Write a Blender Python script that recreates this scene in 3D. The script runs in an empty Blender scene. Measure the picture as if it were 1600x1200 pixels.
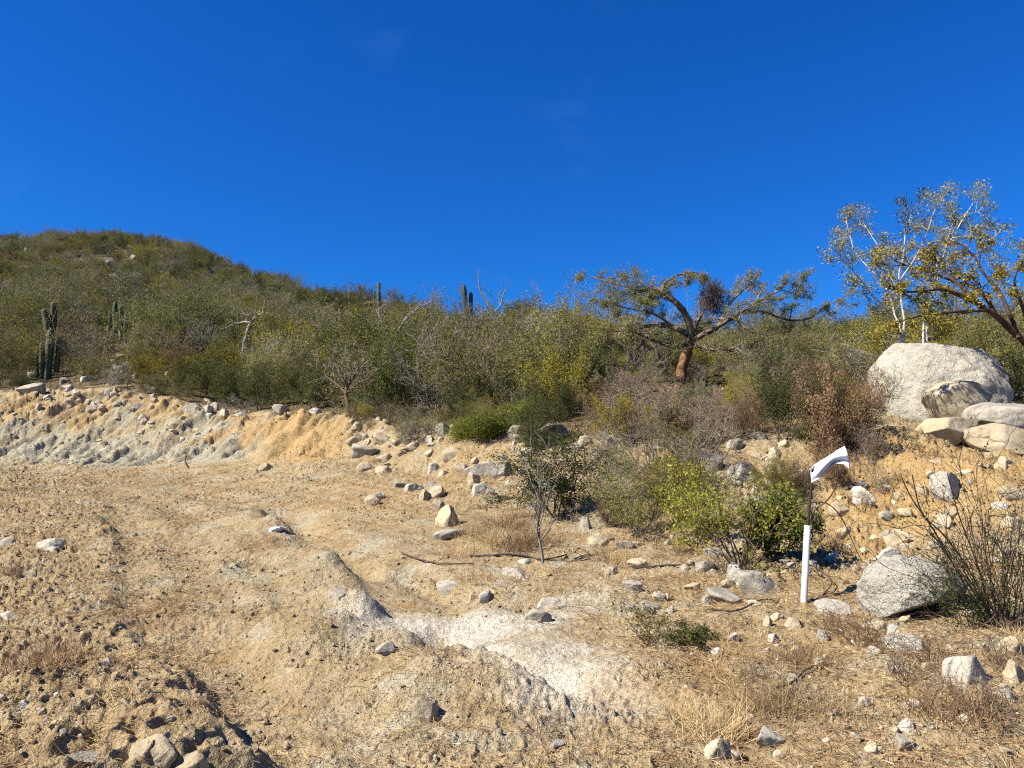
import bpy, bmesh, math, random
import numpy as np
from mathutils import Vector, Matrix

scene = bpy.context.scene
COL = scene.collection
R = math.radians

# ------------------------------------------------------------------ camera
F = 1256.0                                   # focal length in pixels of a 1600 px wide picture
EYE = 1.6
PITCH = math.atan(155.0 / F)                 # looking slightly up the slope
cam_data = bpy.data.cameras.new('camera')
cam = bpy.data.objects.new('camera', cam_data)
COL.objects.link(cam)
cam_data.sensor_width = 36.0
cam_data.lens = 36.0 * F / 1600.0
cam_data.clip_start = 0.05
cam_data.clip_end = 6000.0
cam.location = (0, 0, EYE)
cam.rotation_euler = (math.pi / 2 + PITCH, 0, 0)
scene.camera = cam

# ------------------------------------------------------------------ sky and sun
SUN_EL = R(44.0)
TO_SUN = Vector((-0.93, -0.37, 0)).normalized() * math.cos(SUN_EL) + Vector((0, 0, math.sin(SUN_EL)))
world = bpy.data.worlds.new('World')
scene.world = world
world.use_nodes = True
wn = world.node_tree
wn.nodes.clear()
wl = wn.links.new
w_out = wn.nodes.new('ShaderNodeOutputWorld')
w_bg = wn.nodes.new('ShaderNodeBackground')
w_sky = wn.nodes.new('ShaderNodeTexSky')
w_sky.sky_type = 'NISHITA'
w_sky.sun_disc = False
w_sky.sun_elevation = SUN_EL
w_sky.sun_rotation = math.atan2(TO_SUN.x, TO_SUN.y)
w_sky.altitude = 300
w_sky.air_density = 1.0
w_sky.dust_density = 0.15
w_sky.ozone_density = 3.0
w_hs = wn.nodes.new('ShaderNodeHueSaturation')
w_hs.inputs['Saturation'].default_value = 1.30
w_hs.inputs['Value'].default_value = 0.95
# faint cirrus wisps
w_tc = wn.nodes.new('ShaderNodeTexCoord')
w_map = wn.nodes.new('ShaderNodeMapping')
w_map.inputs['Rotation'].default_value = (0.3, 0.7, 0.2)
w_map.inputs['Scale'].default_value = (2.2, 9.0, 3.5)
w_no = wn.nodes.new('ShaderNodeTexNoise')
w_no.inputs['Scale'].default_value = 1.6
w_no.inputs['Detail'].default_value = 7.0
w_no.inputs['Roughness'].default_value = 0.62
w_no2 = wn.nodes.new('ShaderNodeTexNoise')
w_no2.inputs['Scale'].default_value = 3.1
w_no2.inputs['Detail'].default_value = 2.0
w_cr = wn.nodes.new('ShaderNodeMapRange')
w_cr.inputs['From Min'].default_value = 0.56
w_cr.inputs['From Max'].default_value = 0.82
w_cr.inputs['To Max'].default_value = 0.35
w_cr2 = wn.nodes.new('ShaderNodeMapRange')
w_cr2.inputs['From Min'].default_value = 0.54
w_cr2.inputs['From Max'].default_value = 0.70
w_mul = wn.nodes.new('ShaderNodeMath')
w_mul.operation = 'MULTIPLY'
w_mix = wn.nodes.new('ShaderNodeMixRGB')
w_mix.inputs['Color2'].default_value = (0.9, 2.3, 5.4, 1)
wl(w_tc.outputs['Generated'], w_map.inputs['Vector'])
wl(w_map.outputs['Vector'], w_no.inputs['Vector'])
wl(w_tc.outputs['Generated'], w_no2.inputs['Vector'])
wl(w_no.outputs['Fac'], w_cr.inputs['Value'])
wl(w_no2.outputs['Fac'], w_cr2.inputs['Value'])
wl(w_cr.outputs['Result'], w_mul.inputs[0])
wl(w_cr2.outputs['Result'], w_mul.inputs[1])
wl(w_mul.outputs[0], w_mix.inputs['Fac'])
wl(w_sky.outputs['Color'], w_hs.inputs['Color'])
w_tint = wn.nodes.new('ShaderNodeMixRGB')
w_tint.blend_type = 'MULTIPLY'
w_tint.inputs['Fac'].default_value = 1.0
w_tint.inputs['Color2'].default_value = (0.16, 0.57, 1.02, 1)      # the camera's deep rendering of the dry-air sky
wl(w_hs.outputs['Color'], w_tint.inputs['Color1'])
wl(w_tint.outputs['Color'], w_mix.inputs['Color1'])
wl(w_mix.outputs['Color'], w_bg.inputs['Color'])
w_bg.inputs['Strength'].default_value = 0.068
wl(w_bg.outputs['Background'], w_out.inputs['Surface'])

sun_data = bpy.data.lights.new('sun', 'SUN')
sun_data.energy = 4.9
sun_data.angle = R(0.53)
sun_data.color = (1.0, 0.93, 0.80)
sun = bpy.data.objects.new('sun', sun_data)
COL.objects.link(sun)
sun.rotation_euler = (-TO_SUN).to_track_quat('-Z', 'Y').to_euler()
sun.location = (-20, -10, 40)

scene.view_settings.view_transform = 'Standard'
scene.view_settings.look = 'None'
scene.view_settings.gamma = 1.0
scene.view_settings.exposure = 1.25
scene.cycles.use_denoising = False
scene.cycles.filter_width = 1.15
scene.cycles.max_bounces = 5
scene.cycles.diffuse_bounces = 2
scene.cycles.glossy_bounces = 2
scene.cycles.transmission_bounces = 3

# ------------------------------------------------------------------ numeric helpers
def _hash(ix, iy, iz, seed):
    h = (ix.astype(np.int64) * 374761393 + iy.astype(np.int64) * 668265263 + iz.astype(np.int64) * 2147483647 // 7 + seed * 1442695041) & 0xFFFFFFFF
    h = ((h ^ (h >> 13)) * 1274126177) & 0xFFFFFFFF
    h = ((h ^ (h >> 16)) * 2246822519) & 0xFFFFFFFF
    h = h ^ (h >> 15)
    return (h & 0xFFFFFF).astype(np.float64) / 0xFFFFFF

def noise2(x, y, seed=0):
    x0 = np.floor(x); y0 = np.floor(y)
    fx = x - x0; fy = y - y0
    fx = fx * fx * fx * (fx * (fx * 6 - 15) + 10); fy = fy * fy * fy * (fy * (fy * 6 - 15) + 10)
    z = np.zeros_like(x0)
    a = _hash(x0, y0, z, seed); b = _hash(x0 + 1, y0, z, seed)
    c = _hash(x0, y0 + 1, z, seed); d = _hash(x0 + 1, y0 + 1, z, seed)
    return (a * (1 - fx) + b * fx) * (1 - fy) + (c * (1 - fx) + d * fx) * fy

def fbm2(x, y, octs=4, seed=0, gain=0.5):
    s = np.zeros_like(x); a = 1.0; t = 0.0
    for o in range(octs):
        s += a * (noise2(x, y, seed + o * 17) - 0.5); t += a
        x, y = (x * 1.6 - y * 1.2) + 3.1, (x * 1.2 + y * 1.6) + 7.7
        a *= gain
    return s / t * 2

def noise3(x, y, z, seed=0):
    x0 = np.floor(x); y0 = np.floor(y); z0 = np.floor(z)
    fx = x - x0; fy = y - y0; fz = z - z0
    fx = fx * fx * (3 - 2 * fx); fy = fy * fy * (3 - 2 * fy); fz = fz * fz * (3 - 2 * fz)
    def L(k):
        a = _hash(x0, y0, z0 + k, seed); b = _hash(x0 + 1, y0, z0 + k, seed)
        c = _hash(x0, y0 + 1, z0 + k, seed); d = _hash(x0 + 1, y0 + 1, z0 + k, seed)
        return (a * (1 - fx) + b * fx) * (1 - fy) + (c * (1 - fx) + d * fx) * fy
    return L(0) * (1 - fz) + L(1) * fz

def fbm3(p, scale, octs=4, seed=0, gain=0.5):
    x, y, z = p[:, 0] * scale, p[:, 1] * scale, p[:, 2] * scale
    s = np.zeros(len(p)); a = 1.0; t = 0.0
    for o in range(octs):
        s += a * (noise3(x, y, z, seed + o * 13) - 0.5); t += a
        x, y, z = x * 2.03 + 5.2, y * 2.01 + 1.3, z * 1.98 + 9.1
        a *= gain
    return s / t * 2

def sstep(a, b, x):
    t = np.clip((x - a) / (b - a), 0, 1)
    return t * t * (3 - 2 * t)

CP, SP = math.cos(PITCH), math.sin(PITCH)
def ray(u, v):
    xc = (u - 800.0) / F; yc = (600.0 - v) / F
    return np.array((xc, CP - yc * SP, SP + yc * CP))
def at(u, v, d):
    """the point at forward distance d that the photograph shows at (u, v)"""
    r = ray(u, v)
    k = d / r[1]
    return Vector((r[0] * k, d, EYE + r[2] * k))
def project(x, y, z):
    dz = z - EYE
    dep = y * CP + dz * SP
    up = -y * SP + dz * CP
    return 800 + F * x / dep, 600 - F * up / dep

# ------------------------------------------------------------------ terrain height
# keyed cross sections: for each column u, a list of (v, distance) from near to the ridge
UC = [-300, 0, 100, 200, 300, 380, 470, 540, 650, 800, 950, 1100, 1250, 1380, 1480, 1600, 1900]
KEYS = [
    [(1200, 4.2)] * 17,
    [(1080, d) for d in (5.5, 5.5, 5.5, 5.5, 5.5, 5.5, 5.5, 5.5, 5.45, 5.4, 5.35, 5.3, 5.2, 5.1, 5.0, 5.0, 5.0)],
    [(960, d) for d in (7.3, 7.3, 7.3, 7.3, 7.3, 7.3, 7.3, 7.3, 7.3, 7.3, 7.2, 7.1, 6.95, 6.8, 6.6, 6.4, 6.3)],
    [(860, d) for d in (10, 10, 10, 10, 10, 10, 10, 9.9, 9.8, 9.6, 9.4, 9.1, 8.6, 8.3, 8.0, 7.6, 7.4)],
    [(790, d) for d in (15, 15, 15, 15, 15, 14.6, 14, 13.5, 13, 12.2, 11.4, 10.6, 9.9, 9.3, 8.9, 8.6, 8.3)],
    [(732, 28), (726, 27), (725, 26.5), (724, 26), (722, 25), (718, 24), (708, 22), (714, 20.5), (748, 17), (742, 14.6), (732, 13), (735, 12), (735, 11.1), (738, 10.4), (735, 10), (730, 9.6), (730, 9.3)],
    [(630, 33), (622, 32), (616, 31.5), (614, 31), (640, 29), (656, 27.5), (648, 25), (650, 23.6), (682, 20), (692, 16.6), (690, 14.8), (682, 14), (680, 13.2), (672, 12.7), (706, 11.6), (712, 11.1), (712, 10.9)],
    [(606, 37), (600, 36), (594, 35.5), (590, 35), (614, 33.5), (632, 32), (632, 30), (632, 28.5), (652, 25), (655, 21), (648, 19), (626, 21), (628, 19), (642, 16), (664, 13.8), (662, 13.0), (660, 12.8)],
    [(552, 50), (547, 50), (541, 50), (536, 50), (553, 50), (565, 50), (576, 49), (582, 48), (592, 45), (602, 38), (606, 30), (602, 28), (594, 27), (602, 24), (597, 22), (592, 21), (590, 20)],
    [(474, 110), (466, 110), (460, 110), (457, 110), (474, 108), (496, 105), (512, 100), (524, 95), (536, 85), (554, 65), (567, 48), (572, 40), (572, 38), (572, 36), (570, 35), (566, 33), (562, 32)],
    [(428, 240), (409, 245), (399, 248), (399, 246), (424, 236), (458, 215), (484, 190), (500, 160), (515, 130), (534, 95), (552, 70), (557, 60), (557, 55), (558, 52), (556, 50), (552, 50), (548, 50)],
]
TT = np.linspace(-1.0, 1.0, 1601)
def _smooth(a, n=17):
    k = np.hanning(n + 2)[1:-1]; k /= k.sum()
    return np.convolve(np.pad(a, n // 2, mode='edge'), k, mode='valid')
KY, KZ = [], []
for row in KEYS:
    ts, ys, zs = [], [], []
    for u, (v, d) in zip(UC, row):
        p = at(u, v, d)
        ts.append(p.x / p.y); ys.append(p.y); zs.append(p.z)
    KY.append(_smooth(np.interp(TT, ts, ys))); KZ.append(_smooth(np.interp(TT, ts, zs)))
KY.append(KY[-1] * 1.35); KZ.append(KZ[-1] - 0.05 * KY[-1])
KY.append(KY[-1] * 0 + 900.0); KZ.append(KZ[-1] * 0.75 - 12)
KY.append(KY[-1] * 0 + 4000.0); KZ.append(KZ[-1] * 0 - 25)
KY = np.array(KY); KZ = np.array(KZ)
dY = np.diff(KY, axis=0); dZ = np.diff(KZ, axis=0); SL = dZ / dY
KM = np.zeros_like(KY)
for k in range(1, len(KY) - 1):
    w1 = 2 * dY[k] + dY[k - 1]; w2 = dY[k] + 2 * dY[k - 1]
    same = SL[k] * SL[k - 1] > 0
    den = np.where(same, w1 / np.where(SL[k - 1] == 0, 1, SL[k - 1]) + w2 / np.where(SL[k] == 0, 1, SL[k]), 1)
    KM[k] = np.where(same, (w1 + w2) / np.where(den == 0, 1, den), 0)

def base_height(x, y):
    yy = np.maximum(y, 4.2)
    t = np.clip(x / yy, -0.999, 0.999)
    fi = (t + 1.0) / 2.0 * (len(TT) - 1)
    i0 = np.floor(fi).astype(int); i0 = np.clip(i0, 0, len(TT) - 2); w = fi - i0
    z = KZ[0][i0] * (1 - w) + KZ[0][i0 + 1] * w
    for k in range(len(KY) - 1):
        ya = KY[k][i0] * (1 - w) + KY[k][i0 + 1] * w
        m = yy >= ya
        if not m.any():
            break
        ii, ww, a = i0[m], w[m], ya[m]
        b = KY[k + 1][ii] * (1 - ww) + KY[k + 1][ii + 1] * ww
        za = KZ[k][ii] * (1 - ww) + KZ[k][ii + 1] * ww
        zb = KZ[k + 1][ii] * (1 - ww) + KZ[k + 1][ii + 1] * ww
        ma = KM[k][ii] * (1 - ww) + KM[k][ii + 1] * ww
        mb = KM[k + 1][ii] * (1 - ww) + KM[k + 1][ii + 1] * ww
        h = b - a; s = np.clip((yy[m] - a) / h, 0, 1)
        z[m] = (2 * s**3 - 3 * s**2 + 1) * za + (s**3 - 2 * s**2 + s) * h * ma + (-2 * s**3 + 3 * s**2) * zb + (s**3 - s**2) * h * mb
    return z

def key_y(k, x, y):
    t = np.clip(x / np.maximum(y, 4.2), -0.999, 0.999)
    return np.interp(t, TT, KY[k])

def base_hit(u, v, fn=None):
    fn = fn or base_height
    r = ray(u, v)
    ys = np.geomspace(2.5, 420.0, 5200)
    k = ys / r[1]
    g = fn(r[0] * k, ys) - (EYE + r[2] * k)
    idx = np.nonzero(g > 0)[0]
    i = idx[0] if len(idx) else len(ys) - 1
    return Vector((r[0] * k[i], ys[i], 0))

def polyline(px):
    return np.array([tuple(base_hit(u, v))[:2] for u, v in px])
def line_dist(x, y, pl):
    """unsigned distance, signed side (+ = right of the walking direction) and fraction along"""
    best = np.full(x.shape, 1e9); side = np.zeros(x.shape); along = np.zeros(x.shape)
    n = len(pl) - 1
    for i in range(n):
        ax, ay = pl[i]; bx, by = pl[i + 1]
        dx, dy = bx - ax, by - ay; L2 = dx * dx + dy * dy
        s = np.clip(((x - ax) * dx + (y - ay) * dy) / L2, 0, 1)
        qx = x - (ax + s * dx); qy = y - (ay + s * dy)
        d = np.hypot(qx, qy)
        m = d < best
        best = np.where(m, d, best)
        side = np.where(m, np.sign(dx * qy - dy * qx) * -1, side)
        along = np.where(m, (i + s) / n, along)
    return best, side, along

BERM_A = polyline([(960, 1165), (880, 1132), (790, 1097), (711, 1063), (656, 1032), (598, 998), (550, 958), (510, 918), (470, 878), (430, 825), (395, 790)])
BERM_B = polyline([(380, 1260), (330, 1190), (290, 1120), (215, 1060), (178, 1010), (168, 950), (162, 880), (150, 800), (120, 775)])
GULLY_C = polyline([(730, 960), (700, 925), (650, 895), (600, 880)])
WHITE_D = polyline([(640, 975), (720, 995), (790, 1015), (850, 1045), (895, 1092)])
WHITE_E = polyline([(780, 990), (850, 968), (890, 948)])
STRAW_F = polyline([(1040, 1060), (1150, 1080), (1260, 1150)])
TRACK_G = polyline([(420, 1250), (360, 1100), (330, 960), (300, 860), (280, 790)])

def lump(x, y, s, seed, gain=0.55):
    """billowy clods"""
    return 1.0 - np.abs(fbm2(x / s, y / s, 3, seed, gain)) * 2.2

def height(x, y, fine=True):
    x = np.asarray(x, float); y = np.asarray(y, float)
    shp = x.shape
    x = x.ravel(); y = y.ravel()
    z = base_height(x, y)
    near = 1 - sstep(45, 70, y)
    u_t = x / np.maximum(y, 4.2)
    # broad undulation
    z = z + fbm2(x / 3.1, y / 3.1, 3, 5) * 0.09 * near
    z = z + fbm2(x / 26, y / 26, 4, 9) * 2.4 * sstep(40, 110, y) * (1 - sstep(400, 800, y))
    ya5 = key_y(5, x, y); ya6 = key_y(6, x, y)
    bank = sstep(-0.12, 0.10, (y - ya5) / (ya6 - ya5)) * (1 - sstep(0.95, 1.25, (y - ya5) / (ya6 - ya5)))
    left = 1 - sstep(-0.24, -0.10, u_t)
    # erosion gullies on the cut bank (run obliquely down the face)
    q = x * 0.93 - (z - 2.0) * 0.75
    gl = np.abs(fbm2(q / 0.7, y / 3.2 + 3, 3, 31)) * 2
    gl2 = fbm2(q / 0.33, y / 0.9, 3, 37)
    z = z + bank * left * ((0.5 - gl) * 0.28 + gl2 * 0.15 + fbm2(q / 0.9, y / 2.0, 4, 43, 0.6) * 0.26 + fbm2(x / 0.2, y / 0.22, 2, 49, 0.6) * 0.10)
    z = z + bank * (1 - left) * (fbm2(x / 0.9, y / 0.9, 4, 41) * 0.22)
    rs = sstep(0.30, 0.42, u_t) * sstep(7.6, 8.6, y) * (1 - sstep(11.4, 13.0, y))
    z = z + rs * (fbm2(x / 0.75, y / 1.3, 4, 45) * 0.30 + (0.4 - np.abs(fbm2(x / 0.9 + y * 0.4, y / 2.0, 3, 47)) * 2) * 0.16)
    # berms, gully and ruts
    m = (y < 20)
    if m.any():
        xx, yy = x[m], y[m]
        wob = fbm2(xx / 0.5, yy / 0.5, 3, 51) * 0.11
        d, s, al = line_dist(xx, yy, BERM_A)
        sd = d * s + wob + fbm2(xx / 1.3, yy / 1.3, 2, 53) * 0.22
        env = sstep(0.0, 0.25, al) * (1 - sstep(0.88, 1.0, al))
        f = np.where(sd < 0, np.exp(-(sd / 0.8) ** 2) * 0.27, (1 - sstep(-0.04, 0.36, sd)) * 0.27)
        f = f - 0.16 * np.exp(-((sd - 0.5) / 0.30) ** 2)
        z[m] += f * env * np.clip(0.75 + fbm2(xx / 0.9, yy / 0.9, 2, 57) * 1.1, 0.2, 1.3)
        d, s, al = line_dist(xx, yy, BERM_B)
        sd = d * s + wob * 1.2
        env = sstep(0.0, 0.05, al) * (1 - sstep(0.85, 1.0, al)) * (0.45 + 0.55 * (1 - sstep(0.45, 0.62, al)))
        f = np.where(sd < 0, np.exp(-(sd / 0.9) ** 2) * 0.20, (1 - sstep(0.0, 0.28, sd)) * 0.20)
        z[m] += f * env
        rub = np.exp(-((sd + 0.55) / 0.6) ** 2) * env * (1 - sstep(0.5, 0.65, al))
        z[m] += rub * lump(xx, yy, 0.17, 61) * 0.085
        d, s, al = line_dist(xx, yy, GULLY_C)
        z[m] -= 0.14 * np.exp(-((d + wob * 0.5) / 0.22) ** 2) * sstep(0, 0.2, al) * (1 - sstep(0.8, 1, al))
        d, s, al = line_dist(xx, yy, TRACK_G)
        z[m] -= 0.025 * np.exp(-((d + wob * 0.6) / 0.25) ** 2)
        z[m] += 0.02 * np.exp(-((d - 0.42 + wob * 0.4) / 0.14) ** 2)
        dg = xx * 0.80 + yy * 0.60
        z[m] += (fbm2(dg / 0.55, (yy * 0.8 - xx * 0.6) / 4.5, 3, 67)) * 0.07 * (1 - sstep(0.12, 0.3, u_t[m])) * sstep(4.5, 6.0, yy)
        # grader scratches across the road
        z[m] += (noise2(xx * 0.8 + yy * 0.2, yy * 9 + xx * 1.4, 71) - 0.5) * 0.034 * (1 - sstep(0.1, 0.25, u_t[m]))
    if fine:
        m = y < 60
        xx, yy = x[m], y[m]
        patch = sstep(-0.25, 0.35, fbm2(xx / 1.7, yy / 1.7, 3, 83))
        side = 0.55 + 0.75 * sstep(0.02, 0.25, u_t[m]) + 0.5 * (1 - sstep(-0.62, -0.45, u_t[m]))
        r = fbm2(xx / 0.42, yy / 0.42, 3, 91) * 0.040
        cl = lump(xx, yy, 0.13, 97)
        r = r + np.maximum(cl - 0.45, 0) * 0.070 * (0.25 + patch)
        r = r + fbm2(xx / 0.07, yy / 0.07, 3, 101, 0.6) * 0.034 * (0.5 + 0.7 * patch)
        far = 1 + 0.9 * sstep(9, 22, yy)
        z[m] += r * side * far * 1.0
    return z.reshape(shp)

def gz(x, y):
    return float(height(np.array([x]), np.array([y]), True)[0])
def hit(u, v):
    p = base_hit(u, v, lambda a, b: height(a, b, False))
    p.z = gz(p.x, p.y)
    return p

# ------------------------------------------------------------------ material helpers
def new_mat(name):
    m = bpy.data.materials.new(name)
    m.use_nodes = True
    nt = m.node_tree
    nt.nodes.clear()
    out = nt.nodes.new('ShaderNodeOutputMaterial')
    b = nt.nodes.new('ShaderNodeBsdfPrincipled')
    nt.links.new(b.outputs['BSDF'], out.inputs['Surface'])
    b.inputs['Specular IOR Level'].default_value = 0.25
    return m, nt, b, out
def nd(nt, kind, **kw):
    n = nt.nodes.new(kind)
    for k, v in kw.items():
        if k in n.inputs:
            n.inputs[k].default_value = v
        else:
            setattr(n, k, v)
    return n
def ramp(nt, stops):
    n = nt.nodes.new('ShaderNodeValToRGB')
    e = n.color_ramp.elements
    while len(e) < len(stops):
        e.new(0.5)
    for i, (p, c) in enumerate(stops):
        e[i].position = p; e[i].color = (c[0], c[1], c[2], 1)
    return n
def mixc(nt, fac, a, b, mode='MIX'):
    n = nt.nodes.new('ShaderNodeMixRGB')
    n.blend_type = mode
    for s, val in (('Fac', fac), ('Color1', a), ('Color2', b)):
        if hasattr(val, 'links') or isinstance(val, bpy.types.NodeSocket):
            nt.links.new(val, n.inputs[s])
        elif isinstance(val, (int, float)):
            n.inputs[s].default_value = val
        else:
            n.inputs[s].default_value = (val[0], val[1], val[2], 1)
    return n.outputs['Color']
def mrange(nt, src, a, b, c=0.0, d=1.0):
    n = nd(nt, 'ShaderNodeMapRange')
    n.inputs['From Min'].default_value = a; n.inputs['From Max'].default_value = b
    n.inputs['To Min'].default_value = c; n.inputs['To Max'].default_value = d
    nt.links.new(src, n.inputs['Value'])
    return n.outputs['Result']

def ground_material():
    m, nt, b, out = new_mat('dirt')
    L = nt.links.new
    geo = nd(nt, 'ShaderNodeNewGeometry')
    zone = nd(nt, 'ShaderNodeVertexColor'); zone.layer_name = 'zone'
    zone2 = nd(nt, 'ShaderNodeVertexColor'); zone2.layer_name = 'cover'
    sep = nd(nt, 'ShaderNodeSeparateColor'); L(zone.outputs['Color'], sep.inputs['Color'])
    sep2 = nd(nt, 'ShaderNodeSeparateColor'); L(zone2.outputs['Color'], sep2.inputs['Color'])
    def noise(scale, detail=4, rough=0.6, dist=0.0):
        n = nd(nt, 'ShaderNodeTexNoise'); n.inputs['Scale'].default_value = scale
        n.inputs['Detail'].default_value = detail; n.inputs['Roughness'].default_value = rough
        n.inputs['Distortion'].default_value = dist
        L(geo.outputs['Position'], n.inputs['Vector']); return n.outputs['Fac']
    n1, n2, n3, n4 = noise(0.55, 5), noise(3.0, 5, 0.65), noise(17.0, 4, 0.7), noise(75.0, 3, 0.7)
    base = ramp(nt, [(0.28, (0.33, 0.245, 0.135)), (0.5, (0.46, 0.355, 0.205)), (0.72, (0.56, 0.46, 0.295))])
    L(n2, base.inputs['Fac'])
    col = base.outputs['Color']
    col = mixc(nt, mrange(nt, n1, 0.45, 0.62, 0, 0.55), col, (0.46, 0.34, 0.19))
    col = mixc(nt, mrange(nt, n1, 0.42, 0.30, 0, 0.5), col, (0.47, 0.42, 0.30))
    n5 = noise(1.4, 6, 0.7, 0.6)
    col = mixc(nt, mrange(nt, n5, 0.53, 0.64, 0, 0.75), col, (0.51, 0.475, 0.36))
    col = mixc(nt, mrange(nt, n5, 0.46, 0.34, 0, 0.75), col, (0.36, 0.225, 0.105))
    # zones of differently coloured earth
    def zone_mix(col, sock, color, dark, lo, hi):
        s = nt.nodes.new('ShaderNodeMath'); s.operation = 'MULTIPLY_ADD'
        L(n3, s.inputs[0]); s.inputs[1].default_value = 0.7; 
        L(sock, s.inputs[2])
        f = mrange(nt, s.outputs[0], lo, hi)
        c2 = ramp(nt, [(0.3, dark), (0.68, color)]); L(n2, c2.inputs['Fac'])
        return mixc(nt, f, col, c2.outputs['Color'])
    col = zone_mix(col, sep.outputs['Green'], (0.60, 0.43, 0.215), (0.42, 0.275, 0.12), 0.55, 1.2)
    col = zone_mix(col, sep.outputs['Blue'], (0.56, 0.525, 0.395), (0.31, 0.29, 0.21), 0.55, 1.2)
    col = zone_mix(col, sep.outputs['Red'], (0.90, 0.875, 0.78), (0.66, 0.62, 0.51), 0.45, 1.5)
    col = zone_mix(col, sep2.outputs['Red'], (0.42, 0.27, 0.13), (0.28, 0.17, 0.085), 0.75, 1.4)
    col = zone_mix(col, sep2.outputs['Green'], (0.20, 0.155, 0.085), (0.11, 0.085, 0.05), 0.6, 1.0)
    # grains and pebbles
    sp = ramp(nt, [(0.34, (0.42, 0.38, 0.35)), (0.47, (1, 1, 1)), (0.60, (1.0, 1.0, 1.0)), (0.70, (1.4, 1.38, 1.33))])
    L(n4, sp.inputs['Fac'])
    col = mixc(nt, 0.8, col, sp.outputs['Color'], 'MULTIPLY')
    sp3 = ramp(nt, [(0.30, (0.72, 0.69, 0.66)), (0.50, (1, 1, 1)), (0.72, (1.18, 1.17, 1.15))]); L(n3, sp3.inputs['Fac'])
    col = mixc(nt, 0.9, col, sp3.outputs['Color'], 'MULTIPLY')
    gh = nd(nt, 'ShaderNodeHueSaturation'); gh.inputs['Value'].default_value = 0.71; gh.inputs['Saturation'].default_value = 1.02; L(col, gh.inputs['Color'])
    L(gh.outputs['Color'], b.inputs['Base Color'])
    b.inputs['Roughness'].default_value = 0.95
    b.inputs['Specular IOR Level'].default_value = 0.1
    bp = nd(nt, 'ShaderNodeBump'); bp.inputs['Strength'].default_value = 0.8; bp.inputs['Distance'].default_value = 0.02
    L(n4, bp.inputs['Height'])
    bp2 = nd(nt, 'ShaderNodeBump'); bp2.inputs['Strength'].default_value = 0.8; bp2.inputs['Distance'].default_value = 0.07
    L(n3, bp2.inputs['Height']); L(bp.outputs['Normal'], bp2.inputs['Normal'])
    L(bp2.outputs['Normal'], b.inputs['Normal'])
    return m

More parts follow.
